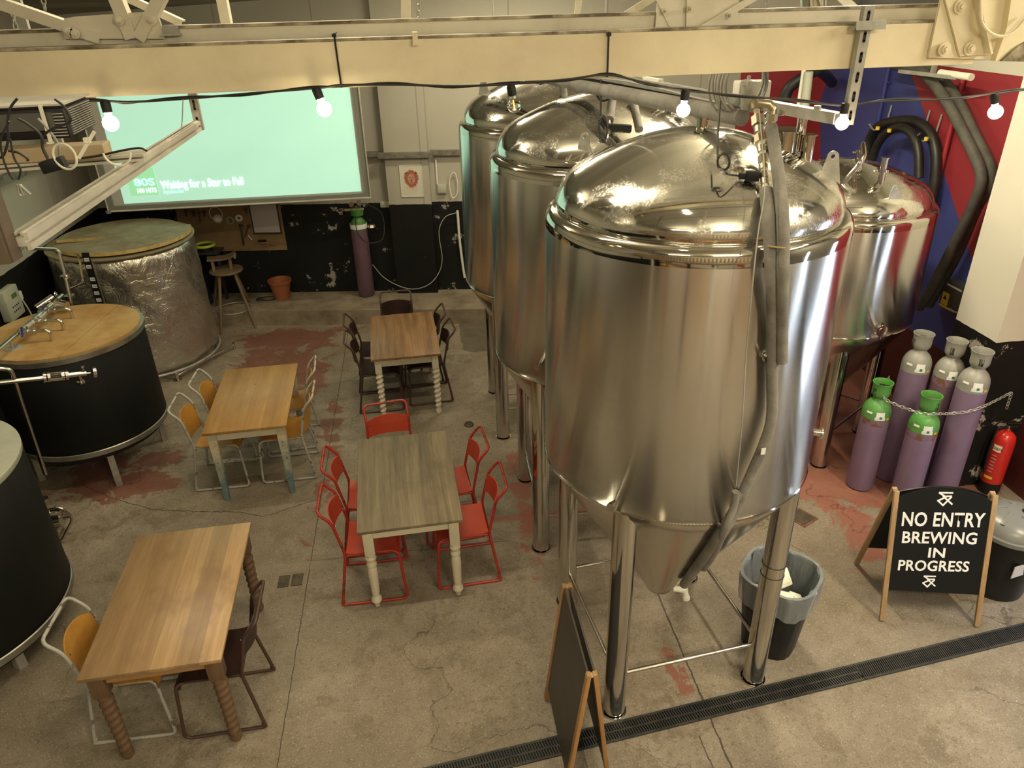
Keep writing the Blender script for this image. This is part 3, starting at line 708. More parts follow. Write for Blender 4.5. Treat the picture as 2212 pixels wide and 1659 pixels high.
MB().tube(fillet([p+Vector((-.08, .12, .0)), p+Vector((-.07, .10, .13)), q+Vector((.0, .06, .17)), q+Vector((.0, .06, -.02))], .05), .022, 14).build('blow_off_pipe', M['steel_ring'], T1, world=True)
ports(T2, [((C2[0], C2[1], 3.40), .030, .05, 'top_port'), (on_tank(1440, 215, C2, P2), .026, .10, 'side_port')])
ports(T3, [((C3[0], C3[1], 3.37), .030, .05, 'top_port')])
ports(T4, [(on_tank(1902, 395, C4, P4), .026, .20, 'side_port'), (on_tank(1855, 360, C4, P4), .03, .13, 'top_port')])
for (u, v, dz) in ((1902, 395, .09), (1855, 360, .05), (1855, 360, .11)):
    p = on_tank(u, v, C4, P4)+UP*dz; mb = MB(); mb.cyl(p, p+UP*.018, .048, seg=20); mb.cyl(p+Vector((-.075, 0, .009)), p+Vector((.05, 0, .009)), .008, seg=8); mb.build('clamp', M['steel_ring'], T4, world=True)
p = on_tank(1855, 360, C4, P4)
MB().tube(fillet([p+UP*.12, p+UP*.19, p+Vector((-.12, -.25, .12)), on_tank(1795, 375, C4, P4)+Vector((-.08, -.1, -.25)), on_tank(1795, 375, C4, P4)+Vector((-.10, -.15, -.9))], .07), .021, 12).build('blow_off_pipe', M['steel_ring'], T4, world=True)
def fitting(t, c, prof, u, v, r=.018, h=.05, nm='sample_valve'):
    p = on_tank(u, v, c, prof); n = Vector((p.x-c[0], p.y-c[1], 0)).normalized(); mb = MB()
    mb.cyl(p-n*.02, p+n*h, r*.7, seg=14); mb.cyl(p+n*(h-.008), p+n*(h+.012), r*1.25, seg=16); mb.lathe([(0, -r), (r*.7, -r*.7), (r, 0), (r*.7, r*.7), (0, r)], p+n*(h*.5), 14); return mb.build(nm, M['steel_ring'], t, world=True)
fitting(T1, C1, P1, 1330, 1083); fitting(T1, C1, P1, 1590, 1058); fitting(T1, C1, P1, 1552, 1128, .012, .03); fitting(T1, C1, P1, 1650, 766, .02, .035)
p = Vector((C1[0], C1[1], 0))+Vector((.93, -.37, 0)).normalized()*.74; mb = MB(); n = Vector((.93, -.37, 0)).normalized()
q = atZ(1750, 968, 1.72); 
mb.cyl((p.x, p.y, 1.78), Vector((p.x, p.y, 1.78))+n*.07, .022, seg=16); mb.cyl(Vector((p.x, p.y, 1.78))+n*.065, Vector((p.x, p.y, 1.78))+n*.075, .036, seg=18); mb.build('side_nozzle', M['steel_ring'], T1, world=True)
fitting(T2, C2, P2, 1166, 789, .02, .03)
p = on_tank(1893, 708, C4, P4); n = Vector((p.x-C4[0], p.y-C4[1], 0)).normalized(); mb = MB(); mb.cyl(p-n*.02, p+n*.08, .03, seg=18); mb.cyl(p+n*.05, p+n*.075, .05, seg=20); mb.cyl(p+n*.06-UP*.08, p+n*.06+UP*.07, .01, seg=8); mb.build('sample_valve', M['steel_ring'], T4, world=True)
# white plastic tap at the foot of the front cone
p = on_tank(1462, 1272, C1, P1); n = Vector((p.x-C1[0], p.y-C1[1], 0)).normalized(); mb = MB()
mb.cyl(p-n*.02, p+n*.06, .02, seg=14); mb.cyl(p+n*.05+UP*.01, p+n*.065-UP*.05, .022, .019, seg=12); mb.cyl(p+n*.065-UP*.05, p+n*.068-UP*.075, .026, seg=6); tp = mb.build('drain_tap', M['card_white'], T1, world=True); tp['label'] = 'white plastic tap'
# ------------------------------------------------------------------ lagged coolant pipes on the front tank
def hug(pts, c, prof, off):
    out = []
    for q in pts:
        if len(q) == 3:
            a = atD(*q); b = on_tank(q[0], q[1], c, prof, off); out.append(a if math.hypot(a.x, a.y) < math.hypot(b.x, b.y) else b)
        else: out.append(on_tank(q[0], q[1], c, prof, off))
    return out
pa = hug([(1655, 412, 3.30), (1660, 460, 3.2), (1664, 520, 3.15), (1668, 600, 3.1), (1670, 700), (1667, 800), (1667, 900), (1650, 960), (1620, 1030), (1590, 1098), (1560, 1150), (1528, 1195), (1500, 1232), (1478, 1262)], C1, P1, .042)
t = thing('lagged_pipe', 'left of the two grey foam-lagged pipes down the front tank, reaching its tap', 'pipe', (pa[0].x, pa[0].y, pa[0].z), 0, 'foam-lagged pipes on the front tank')
MB().tube(spline(pa[:6], 6), .029, 16).build('foam_sleeve', M['foam'], t, world=True)
MB().tube(spline(pa[5:10], 6), .026, 16).build('foam_sleeve', M['foam'], t, world=True)
MB().tube(spline(pa[9:], 6), .029, 16).build('foam_sleeve', M['foam'], t, world=True)
va = hug([(1630, 225, 3.62), (1638, 262, 3.58), (1641, 300, 3.52), (1648, 345, 3.45), (1650, 380, 3.38), (1655, 415, 3.30)], C1, P1, .05)
MB().tube(spline(va, 5), .012, 12).build('plastic_pipe', M['card_white'], t, world=True)
mb = MB()
for k, (i, r, h) in enumerate([(0, .028, .05), (1, .03, .045), (1.5, .022, .03), (2, .024, .035), (2.5, .018, .03), (3, .022, .04), (3.5, .02, .025), (4, .019, .035), (4.4, .017, .03)]):
    a = va[int(i)].lerp(va[min(int(i)+1, len(va)-1)], i-int(i)); d = (va[min(int(i)+1, 5)]-va[int(i)]).normalized(); mb.cyl(a-d*h/2, a+d*h/2, r, seg=6 if k % 2 else 14)
mb.build('brass_fittings', M['brass'], t, world=True)
p = va[4]; d = Vector((-1, .25, 0)).normalized()
mb = MB(); mb.bar(p+d*.02, p+d*.075, .036, .042, bev=.004); mb.bar(p+d*.07, p+d*.105, .022, .026, bev=.003); mb.build('solenoid_valve', M['black'], t, world=True)
vp = p+d*.105
pb = hug([(1665, 272, 3.50), (1675, 330, 3.42), (1684, 400, 3.28), (1690, 460, 3.18), (1692, 520, 3.13), (1691, 600, 3.08), (1689, 700), (1689, 782)], C1, P1, .075)
t = thing('lagged_pipe', 'right of the two grey foam-lagged pipes, ending halfway down the front tank', 'pipe', (pb[0].x, pb[0].y, pb[0].z), 0, 'foam-lagged pipes on the front tank')
MB().tube(spline(pb, 6), .026, 16).build('foam_sleeve', M['foam'], t, world=True)
mb = MB(); mb.cyl(pb[0], pb[0]+UP*.07, .017, seg=12); mb.cyl(pb[0]+UP*.02, pb[0]+UP*.05, .024, seg=6); mb.tube([pb[0]+UP*.07, pb[0]+Vector((-.02, 0, .09)), pb[0]+Vector((-.06, .02, .095))], .019, 10); mb.build('elbow', M['brass'], t, world=True)
pc = hug([(1590, 1062), (1585, 1095), (1565, 1145), (1540, 1200), (1520, 1228)], C1, P1, .065)
tag(MB().tube(spline(pc, 6), .019, 14).build('lagged_pipe', M['foam']), 'short grey foam sleeve beside the cone of the front tank', 'pipe')
mb = MB(); c_ = (pa[2]+pb[3])/2; torus(mb, pa[2]+Vector((.025, -.02, -.02)), (0.1, .2, 1), .058, .004, 24, 6, sy=.8); mb.build('tie_cord', M['rope'], t, True, True)['label'] = 'thin tan cord'
# solenoid cable: down from the overhead channel, one loop, across to the valve
ca = [atD(1556, 218, 3.58), atD(1550, 300, 3.45), atD(1552, 350, 3.36)]
lp = atD(1562, 350, 3.34); loop = []
for k in range(0, 27):
    a = PI*.9+2*PI*k/12; loop.append(atD(1563+13*math.cos(a), 348-18*math.sin(a)+.5*k/12*3, 3.33-.004*k/12))
t = tag(MB().tube(spline(ca[:2]+loop+[atD(1560, 366, 3.3), atD(1572, 376, 3.27), vp], 4), .0045, 8).build('valve_cable', M['black_cable']), 'thin black cable with a small loop leading to the valve over front tank', 'cable')
tag(MB().tube(spline([atD(1640, 235, 3.5), atD(1652, 400, 3.2)]+hug([(1638, 500, 3.1), (1625, 620, 3.0), (1612, 760, 3.05), (1604, 900, 3.0), (1590, 1050, 3.05)], C1, P1, .02), 5), .0028, 6).build('sensor_wire', M['grey_cable']), 'thin grey sensor wire hanging down the front tank beside the pipes', 'wire')
tw = on_tank(1645, 970, C1, P1, .075); t = thing('tie_label', 'small white paper label tied on the lagged pipe', 'label', tw); MB().box((0, -.02, 0), (.022, .002, .035)).build('tag', M['label'], t)
# ================================================================== TABLES
def twist_leg(x, y, z0, z1, r, turns, mat, parent, sq, zt, amp=.20):
    L0 = MB()
    def fn(i, j):
        a = 2*PI*i; z = z0+(z1-z0)*j; e = min(1, min(j, 1-j)*14); rr = r*(1+amp*e*math.cos(2*a/2 - 2*PI*turns*j)) - r*.12*(1-e)
        taper = 1-.18*(1-j); o_ = .18*r*e
        return Vector((x+(rr*math.cos(a))*taper, y+(rr*math.sin(a))*taper, z))
    V = L0.grid(fn, 18, int(turns*12)+12, True)
    L0._face([v[0] for v in V][::-1]); L0._face([v[-1] for v in V])
    L0.box((x, y, (z1+zt)/2), (sq, sq, zt-z1), bev=.004)
    L0.lathe([(0, 0), (r*.62, 0), (r*.85, .02), (r*.9, .05), (r*.7, z0)], (x, y, 0), 16)
    return L0.build('leg', mat, parent)
def table(name, lab, c, size, rz, top_mat, leg_mat, rail_mat, kind, th=.026, H=.75):
    t = thing(name, lab, 'table', (c[0], c[1], 0), rz); w_, l_ = size
    MB().box((0, 0, H-th/2), (w_, l_, th), bev=.004).build('tabletop', top_mat, t, ang=30)
    ins = .055; zt = H-th
    X, Y = w_/2-ins-.01, l_/2-ins-.02
    for sx in (-1, 1):
        for sy in (-1, 1):
            x, y = sx*X, sy*Y
            if kind == 'twist': twist_leg(x, y, .07, .56, .034, 8.5, leg_mat, t, .068, zt)
            elif kind == 'fat': twist_leg(x, y, .05, .55, .041, 9, leg_mat, t, .085, zt, .10)
            elif kind == 'turned':
                mb = MB(); mb.box((x, y, (zt+.50)/2), (.072, .072, zt-.50), bev=.004)
                mb.lathe([(.0, 0), (.018, 0), (.026, .035), (.040, .055), (.036, .085), (.024, .10), (.030, .13), (.036, .30), (.034, .36), (.024, .375), (.037, .39), (.037, .41), (.026, .425), (.038, .44), (.040, .46), (.026, .475), (.038, .49), (.034, .505)], (x, y, 0), 18)
                mb.build('leg', leg_mat, t)
            else:
                mb = MB(); o = .5; pts = []
                for z, s_ in ((0, .019), (zt-.11, .036), (zt, .036)):
                    cx = x-sx*(.036-s_)*0; pts.append([mb.bm.verts.new((x+dx*s_, y+dy*s_, z)) for dx, dy in ((-1, -1), (1, -1), (1, 1), (-1, 1))])
                mb._face(pts[0][::-1]); mb.skin(pts[0], pts[1]); mb.skin(pts[1], pts[2]); mb._face(pts[2]); mb.build('leg', leg_mat, t, ang=20)
    for a, b in (((-X, -Y), (X, -Y)), ((-X, Y), (X, Y)), ((-X, -Y), (-X, Y)), ((X, -Y), (X, Y))):
        d = (Vector((*b, 0))-Vector((*a, 0))).normalized()*.034
        MB().bar(Vector((*a, zt-.048))+d, Vector((*b, zt-.048))-d, .02, .092).build('apron', rail_mat, t, smooth=False)
    return t
R25 = rad(2.5)
table('dining_table', 'weathered grey-brown plank table with cream turned legs among red chairs', (-.272, 4.745), (.735, 1.22), R25, M['grey_table'], M['cream_leg'], M['cream_leg'], 'turned')
table('dining_table', 'light oak table with thick brown twisted legs, nearest to the camera', (-1.71, 3.725), (.755, 1.24), R25, M['oak_table'], M['brown_leg'], M['oak_rail'], 'fat')
table('dining_table', 'knotty pine table with tapered chipped cream and blue legs among yellow chairs', (-1.675, 6.29), (.705, 1.24), R25, M['pine_table'], M['cream_blue_leg'], M['cream_leg'], 'taper')
table('dining_table', 'dark oak-grained table with cream rope-twist legs among brown chairs', (-.29, 7.465), (.715, 1.17), R25, M['brown_table'], M['cream_leg'], M['cream_leg'], 'twist')
# ================================================================== CHAIRS
def chair(lab, col, loc, rz, grp):
    seat_m, fr = {'red': (M['red_seat'], M['red_frame']), 'yellow': (M['yellow_seat'], M['grey_frame']), 'brown': (M['brown_seat'], M['brown_frame'])}[col]
    t = thing('tubular_chair', lab, 'chair', (loc[0], loc[1], 0), rz, grp)
    r = .0108; hw, fw = .185, .222
    # back hoop bending backwards into a handle, one tube down to both rear feet
    pts = [(-fw, .245, r), (-hw-.005, .175, .45), (-hw, .215, .64), (-hw, .235, .735), (-hw, .325, .835), (hw, .325, .835), (hw, .235, .735), (hw, .215, .64), (hw+.005, .175, .45), (fw, .245, r)]
    MB().tube(fillet(pts, .05, 6), r, 12).build('back_hoop', fr, t)
    for s in (-1, 1):
        p = [(s*fw, .245, r), (s*fw, -.235, r), (s*(hw+.012), -.205, .425), (s*(hw-.01), -.165, .438), (s*(hw-.01), .17, .432)]
        MB().tube(fillet([Vector((s*(fw-.002), .232, .045))]+[Vector(q) for q in p], .045, 6), r, 12).build('side_frame', fr, t)
    MB().tube([(-hw, .165, .425), (hw, .165, .425)], r*.8, 10).build('cross_bar', fr, t)
    MB().tube(fillet([(-hw-.008, -.19, .40), (-hw*.5, -.195, .425), (hw*.5, -.195, .425), (hw+.008, -.19, .40)], .04), r*.8, 10).build('cross_bar', fr, t)
    mb = MB(); th = .009
    def seatf(i, j, s_=0):
        x = -1+2*i; y = -.215+.385*j; w_ = .185+.002*math.sin(PI*j)
        z = .452 - .014*(1-x*x) - .03*max(0, (.16-j)/.16)**2 + .012*max(0, (j-.8)/.2)**2
        return Vector((x*w_, y, z+s_))
    A = mb.grid(lambda i, j: seatf(i, j, 0), 11, 12); B = mb.grid(lambda i, j: seatf(i, j, -th), 11, 12)
    def edge(G): return [G[i][0] for i in range(11)]+[G[10][j] for j in range(1, 12)]+[G[i][11] for i in range(9, -1, -1)]+[G[0][j] for j in range(10, 0, -1)]
    mb.skin(edge(A), edge(B)); mb.build('seat', seat_m, t, ang=50)
    mb = MB()
    tall = .272 if col == 'yellow' else .175
    def backf(i, j, s_=0):
        x = -1+2*i; z = .745-tall+tall*j; y = .218+(z-.60)*.13 + .048*(1-x*x)+s_
        zz = z-(.018*(x*x) if j > .5 else 0)*(2*j-1) + (.0 if j > .5 else .010*x*x*(1-2*j))
        if col == 'yellow': zz = z-(.05*abs(x)**3 if j > .5 else 0)*(2*j-1) - (0 if j > .5 else .01*(1-2*j)*(1-x*x))
        return Vector((x*(.176), y-.012, zz))
    A = mb.grid(lambda i, j: backf(i, j, 0), 11, 12); B = mb.grid(lambda i, j: backf(i, j, .008), 11, 12); mb.skin(edge(A), edge(B))
    bp = mb.build('backrest', seat_m, t, ang=50)
    mb = MB()
    for x in (-.172, .172):
        for z in (.73-tall+.04, .70): mb.lathe([(.0, .004), (.006, .003), (.007, 0)], (x*.95, .214+(z-.60)*.13-.012, z), 8, ax=(0, -1, .1))
    mb.build('rivets', M['steel_pipe'], bp)
    return t
LR, RL, FN = rad(90), rad(-90), 0   # facing +x means local -y -> +x
def place(first, items):
    for i, (lab, loc, rz) in enumerate(items):
        if i: dup(first, (loc[0], loc[1], 0), rz, lab)
red0 = [('red tubular chair, nearer of the two on the left side of the grey-brown table', (-.56, 4.45), rad(90)),
        ('red tubular chair, farther of the two on the left side of the grey-brown table', (-.585, 4.99), rad(91)),
        ('red tubular chair, nearer of the two on the right side of the grey-brown table', (.13, 4.52), rad(-87)),
        ('red tubular chair, farther of the two on the right side of the grey-brown table', (.045, 5.05), rad(-84)),
        ('red tubular chair at the far end of the grey-brown table, facing the camera', (-.40, 5.47), rad(9))]
yel0 = [('honey plywood chair with pale grey tubes, nearer one left of the knotty pine table', (-2.01, 6.13), rad(90)),
        ('honey plywood chair with pale grey tubes, farther one left of the knotty pine table', (-1.95, 6.60), rad(88)),
        ('honey plywood chair with pale grey tubes, nearer one right of the knotty pine table', (-1.43, 6.16), rad(-88)),
        ('honey plywood chair with pale grey tubes, farther one right of the knotty pine table', (-1.47, 6.70), rad(-86)),
        ('honey plywood chair with pale grey tubes beside the light oak table', (-1.985, 3.50), rad(90))]
bro0 = [('dark brown tubular chair under the right side of the light oak table', (-1.46, 3.46), rad(-88)),
        ('dark brown chair, nearer one left of the oak-grained table with rope-twist legs', (-.58, 7.33), rad(91)),
        ('dark brown chair, farther one left of the oak-grained table with rope-twist legs', (-.62, 7.82), rad(93)),
        ('dark brown chair, nearer one right of the oak-grained table with rope-twist legs', (-.075, 7.42), rad(-84)),
        ('dark brown chair, farther one right of the oak-grained table with rope-twist legs', (-.15, 7.89), rad(-86)),
        ('dark brown chair at the far end of the rope-twist table, by the concrete step', (-.37, 8.25), rad(3))]
for col, lst, grp in (('red', red0, 'red chairs'), ('yellow', yel0, 'honey plywood chairs'), ('brown', bro0, 'dark brown chairs')):
    c0 = chair(lst[0][0], col, lst[0][1], lst[0][2], grp); place(c0, lst)
# ================================================================== BREW VESSELS ON THE LEFT
def disc_prism(mb, c, R, z0, z1, seg=72): mb.cyl((c[0], c[1], z0), (c[0], c[1], z1), R, seg=seg)
c5 = (-3.295, 6.63)
t = thing('mash_vessel', 'black stave-clad round vessel with orange plywood lid and metal bands', 'vessel', (*c5, 0))
R = .655
MB().lathe([(0, .40), (R-.01, .40), (R, .41), (R, 1.36), (R-.01, 1.37), (0, 1.37)], seg=84).build('cladding', M['tank_black'], t, ang=50)
mb = MB(); mb.lathe([(R+.004, 1.325), (R+.012, 1.33), (R+.012, 1.375), (R-.02, 1.378)], seg=84); mb.build('top_band', M['band'], t)
mb = MB(); mb.lathe([(R+.002, .455), (R+.010, .45), (R+.010, .405), (R-.02, .395), (R-.03, .39)], seg=84); mb.build('bottom_band', M['band'], t)
mb = MB(); mb.lathe([(R-.03, .39), (R-.05, .34), (0, .33)], seg=60); mb.build('underside', M['black'], t)
# lid in two boards with a slanting joint
def lid_part(a0, a1, nm, mat, z, Rl=None, cx=0, cy=0, th=.02):
    Rl = Rl or R-.015; n = 40; pts = [(cx+Rl*math.cos(a0+(a1-a0)*i/n), cy+Rl*math.sin(a0+(a1-a0)*i/n), z) for i in range(n+1)]
    return MB().prism(pts, (0, 0, th)).build(nm, mat, t, ang=30)
lid_part(rad(-72), rad(62), 'lid_board', M['ply_lid'], 1.375); lid_part(rad(62.6), rad(287.4), 'lid_board', M['ply_lid'], 1.375)
for a in (-60, 30, 120, 210): 
    x, y = .56*math.cos(rad(a)), .56*math.sin(rad(a)); MB().box((x, y, .185), (.055, .055, .37), rz=rad(a)).build('leg', M['galv'], t, smooth=False)
# pipe manifold over the lid
man = [atZ(5, 748, 1.50), atZ(60, 705, 1.50), atZ(120, 650, 1.50)]
t2 = thing('pipe_manifold', 'steel pipe manifold with three bent branches and blue-handled valves over plywood lid', 'pipework', man[0])
d = (man[2]-man[0]).normalized()
MB().cyl(man[0]-d*.1, man[2]+d*.15, .02, seg=14).build('header_pipe', M['steel_pipe'], t2, world=True)
for k, (a, b, c_) in enumerate((((82, 674), (143, 666), (155, 690)), ((62, 696), (124, 691), (139, 712)), ((38, 719), (98, 713), (117, 734)))):
    A3, B3 = atZ(*a, 1.50), atZ(*b, 1.50); C3_ = atZ(*c_, 1.40)
    C3_.x, C3_.y = B3.x+.03, B3.y; C3_.z = 1.395
    MB().tube(fillet([A3, B3+Vector((.03, 0, 0)), C3_], .05), .014, 12).build('branch_pipe', M['steel_pipe'], t2, world=True)
    mid = A3.lerp(B3, .38); mb = MB()
    e = (B3-A3).normalized()
    mb.cyl(mid-e*.05, mid+e*.05, .022, seg=14); mb.cyl(mid-e*.055, mid-e*.045, .034, seg=16); mb.cyl(mid+e*.045, mid+e*.055, .034, seg=16); mb.cyl(mid-e*.004, mid+e*.004, .032, seg=16); mb.cyl(mid, mid+Vector((0, 0, .05)), .008, seg=8)
    vv = mb.build('valve', M['steel_pipe'], t2, world=True)
    if k != 1:
        h = MB().bar(mid+Vector((-.035, -.01, .05)), mid+Vector((-.045, -.03, -.03)), .02, .008); h = h.build('valve_handle', M['blue_handle'], t2, world=True)
p = atZ(28, 752, 1.395); mb = MB(); mb.cyl(p, p+UP*.006, .07, seg=24); mb.cyl(p, p+UP*.10, .012, seg=10); mb.build('foot_bracket', M['galv'], t2, world=True)
# sight-glass pipe with dial gauge
zg = 1.22; g0 = atD(-20, 830, 6.0); 
def gp(u, v): return atD(u, v, 6.35)
t3 = thing('sight_glass_pipe', 'horizontal steel pipe with glass section and round dial gauge before the black vessel', 'pipework', gp(60, 822))
a, b = gp(-15, 828), gp(188, 806); e = (b-a).normalized()
def along(u): return a.lerp(b, (u+15)/203)
MB().cyl(a, along(93), .018, seg=14).cyl(along(142), along(186), .022, seg=16).cyl(along(186), along(196), .006, seg=8).build('pipe', M['steel_pipe'], t3, world=True)
MB().cyl(along(103), along(132), .026, seg=18).build('glass_tube', M['glass'], t3, world=True)
mb = MB()
for u in (93, 102, 133, 142): mb.cyl(along(u)-e*.010, along(u)+e*.010, .040, seg=20)
for a_ in range(4):
    o_ = Vector((0, .034*math.cos(a_*PI/2+.7), .034*math.sin(a_*PI/2+.7))); mb.cyl(along(97)+o_, along(138)+o_, .004, seg=6)
mb.cyl(along(168), along(168)-UP*.07, .016, seg=12); mb.cyl(along(168)-UP*.065, along(168)-UP*.08, .03, seg=16)
mb.cyl(along(183), along(183)+UP*.05, .012, seg=10); mb.lathe([(0, .02), (.014, .012), (.016, 0), (0, -.01)], along(183)+UP*.05, 12)
mb.build('clamp_set', M['steel_ring'], t3, world=True)
gc = along(201); mb = MB(); mb.cyl(gc, gc+e*.022, .046, seg=28); g_ = mb.build('dial_gauge', M['steel_ring'], t3, world=True)
fx = (Vector((0, 0, CAM_H))-gc).normalized()
MB().cyl(gc+e*.0225, gc+e*.0245, .039, seg=28).build('gauge_face', M['label'], t3, world=True)
mb = MB(); 
mb.tube(fillet([gp(-15, 796), gp(24, 797), gp(40, 850), gp(98, 1025)], .05), .017, 12); mb.build('down_pipe', M['steel_pipe'], t3, world=True)
# pump on its frame between the vessels
pz = atZ(118, 1128, .12)
t4 = thing('pump', 'small round stainless pump in a bent tube guard on the floor by the black vessels', 'pump', (pz.x, pz.y, 0), rad(8))
MB().lathe([(0, -.12), (.05, -.12), (.075, -.10), (.08, .05), (.075, .075), (.03, .08), (.022, .085), (.014, .15), (0, .15)], (0, 0, .16), 28, ax=(1, -.1, 0)).build('pump_body', M['steel_pipe'], t4)
MB().box((-.05, 0, .04), (.16, .14, .08), bev=.01).build('base', M['steel_cone'], t4)
MB().cyl((-.02, 0, .22), (-.02, 0, .36), .018, seg=12).cyl((-.02, 0, .35), (-.02, 0, .37), .04, seg=18).cyl((-.04, -.0, .24), (-.04, 0, .26), .032, seg=16).build('outlet_pipe', M['steel_pipe'], t4)
MB().tube(fillet([(-.08, -.02, .34), (-.06, -.10, .32), (.12, -.10, .33), (.19, -.10, .20), (.06, -.16, .02), (-.14, -.2, .01)], .05), .011, 10).build('guard_tube', M['steel_pipe'], t4)
# second black vessel, mostly out of frame
c6 = (-3.55, 4.33); R6 = .80
t = thing('mash_vessel', 'black stave-clad round vessel with grey-green lid, cut by the left edge', 'vessel', (*c6, 0)); R = R6
MB().lathe([(0, .18), (R-.01, .18), (R, .19), (R, 1.36), (R-.01, 1.37), (0, 1.37)], seg=96).build('cladding', M['tank_black'], t, ang=50)
mb = MB(); mb.lathe([(R+.002, .26), (R+.010, .255), (R+.010, .205), (R-.02, .195), (R-.03, .17), (0, .17)], seg=90); mb.build('bottom_band', M['band'], t)
mb = MB(); mb.lathe([(0, 1.385), (R-.005, 1.385), (R+.004, 1.38), (R+.004, 1.345), (R, 1.34)], seg=90); mb.build('lid', M['grey_lid'], t)
for a in (-30, 60, 150, 240):
    x, y = .68*math.cos(rad(a)), .68*math.sin(rad(a)); MB().box((x, y, .09), (.06, .06, .18), rz=rad(a)).build('leg', M['galv'], t, smooth=False)
p = on = Vector((R*math.cos(rad(-44)), R*math.sin(rad(-44)), .40)); mb = MB(); n = Vector((p.x, p.y, 0)).normalized(); mb.cyl(p-n*.02, p+n*.03, .016, seg=10); mb.build('stud', M['steel_pipe'], t)
# foil-lagged vessel
c7 = (-3.505, 8.99); R = .79
t = thing('foil_lagged_vessel', 'tall round vessel wrapped in crinkled silver foil under a grey foam-board lid', 'vessel', (*c7, 0))
mb = MB(); random.seed(3)
def ff(i, j):
    a = 2*PI*i; z = .12+1.40*j
    r = R*(1+.012*math.sin(3*a+5*j)+.010*math.sin(7*a-9*j)+.006*math.sin(17*a+22*j))-.035*max(0, (j-.93)/.07)**2-.02*max(0, (.04-j)/.04)
    return Vector((r*math.cos(a), r*math.sin(a), z))
V = mb.grid(ff, 140, 60, True); mb._face([v[-1] for v in V]); mb._face([v[0] for v in V][::-1]); mb.build('foil_wrap', M['foil'], t, ang=60)
mb = MB(); mb.lathe([(0, .12), (R-.06, .12), (R-.06, 0), (0, 0)], seg=60); mb.build('base', M['concrete'], t)
mb = MB(); torus(mb, (0, 0, .10), (0, 0, 1), R+.02, .014, 80, 8); mb.build('bottom_hoop', M['galv'], t)
def board(pts, z, th, nm):
    o = MB().prism([(x, y, z) for x, y in pts], (0, 0, th)).build(nm, M['foamboard'], t, ang=30); o.data.materials.append(M['foam_edge'])
    for p_ in o.data.polygons:
        if abs(p_.normal.z) < .5: p_.material_index = 1
    return o
n = 30
MB().lathe([(0, 1.525), (R-.0, 1.525), (R+.012, 1.54), (R+.012, 1.555), (0, 1.565)], seg=80).build('rim_board', M['foamboard'], t, ang=30)
board([(.86*R*math.cos(a)-.02, .86*R*math.sin(a)+.05) for a in [rad(-5)+i*rad(195)/n for i in range(n+1)]], 1.567, .035, 'lid_board')
board([(.93*R*math.cos(a)+.05, .93*R*math.sin(a)-.02) for a in [rad(-150)+i*rad(172)/n for i in range(n+1)]], 1.580, .04, 'lid_board')
# level gauge strip with printed volume labels
_d = Vector(ray(200, 600)); _d /= math.hypot(_d.x, _d.y); _t = 8.5
while math.hypot(_d.x*_t-c7[0], _d.y*_t-c7[1]) > R+.05: _t += .004
a_ = math.atan2(_d.y*_t-c7[1], _d.x*_t-c7[0])
ts = []
def sp(z, off, tang=0.): 
    n_ = Vector((math.cos(a_), math.sin(a_), 0)); tt = Vector((-n_.y, n_.x, 0)); return n_*(R+off)+tt*tang+Vector((0, 0, z))
nrm = Vector((math.cos(a_), math.sin(a_), 0)); tg = Vector((-nrm.y, nrm.x, 0))
Rs = Matrix((tg, -nrm, Vector((0, 0, 1)))).transposed()
MB().box(sp(1.13, .05), (.075, .012, 1.05), R=Rs).build('gauge_strip', M['black'], t, smooth=False)
for k, z in enumerate([1.58, 1.50, 1.36, 1.28, 1.20, 1.12, 1.03, .96]):
    o = MB().box(sp(z, .058), (.052, .003, .038), R=Rs).build('gauge_label', M['label'], t, smooth=False)
    text_mesh('gauge_number', str(1900-100*k), .024, M['black'], o, sp(z-.008, .0600), Matrix((tg, Vector((0, 0, 1)), nrm)).transposed(), .0004, 0, 'CENTER')
MB().cyl(sp(.62, .07, .06), sp(1.58, .07, .06), .008, seg=8).build('sight_tube', M['brass'], t)
# steel pipework left of the foil vessel
q = [atD(60, 536, 8.0), atD(118, 538, 8.3), atD(128, 545, 8.3), atD(143, 600, 8.25), atD(155, 660, 8.2)]
t = thing('steel_pipework', 'bent steel pipe with clamps rising beside foil-wrapped vessel', 'pipework', q[0])
MB().tube(fillet(q, .05), .018, 12).build('pipe', M['steel_pipe'], t, world=True)
mb = MB()
for u, v in ((142, 597), (150, 640)):
    c_ = atD(u, v, 8.25); mb.cyl(c_-UP*.012, c_+UP*.012, .05, seg=18)
mb.tube([atD(148, 625, 8.25), atD(180, 610, 8.2), atD(172, 560, 8.15), atD(168, 550, 8.2)], .012, 8); mb.build('clamp', M['steel_ring'], t, world=True)
q = [atZ(330, 812, .05), atZ(382, 812, .06), atZ(505, 745, .06)]
t = thing('floor_pipe', 'thin steel pipe lying on floor around foil-wrapped vessel', 'pipe', q[0]); MB().tube(fillet(q, .05), .014, 10).build('pipe', M['steel_pipe'], t, world=True)
mb = MB(); p = q[1]; mb.cyl((p.x, p.y, 0), (p.x, p.y, .10), .02, seg=10); mb.cyl((p.x, p.y, 0), (p.x, p.y, .015), .05, seg=12); mb.cyl((q[2].x, q[2].y, 0), (q[2].x, q[2].y, .09), .016, seg=10); mb.build('stand', M['steel_pipe'], t, world=True)
for (p0, p1, lab) in (((0, 570), (48, 534), 'upper galvanised pipe on the left wall brackets'), ((130, 660), (62, 706), 'lower steel pipe running behind the plywood-lidded vessel')):
    A3, B3 = atX(*p0, XL+.12), atX(*p1, XL+.12)
    if lab.startswith('lower'): A3, B3 = atD(130, 655, 8.0), atD(50, 712, 7.3)
    t = thing('wall_pipe', lab, 'pipe', A3); MB().cyl(A3, B3, .022, seg=12).build('pipe', M['galv'], t, world=True)
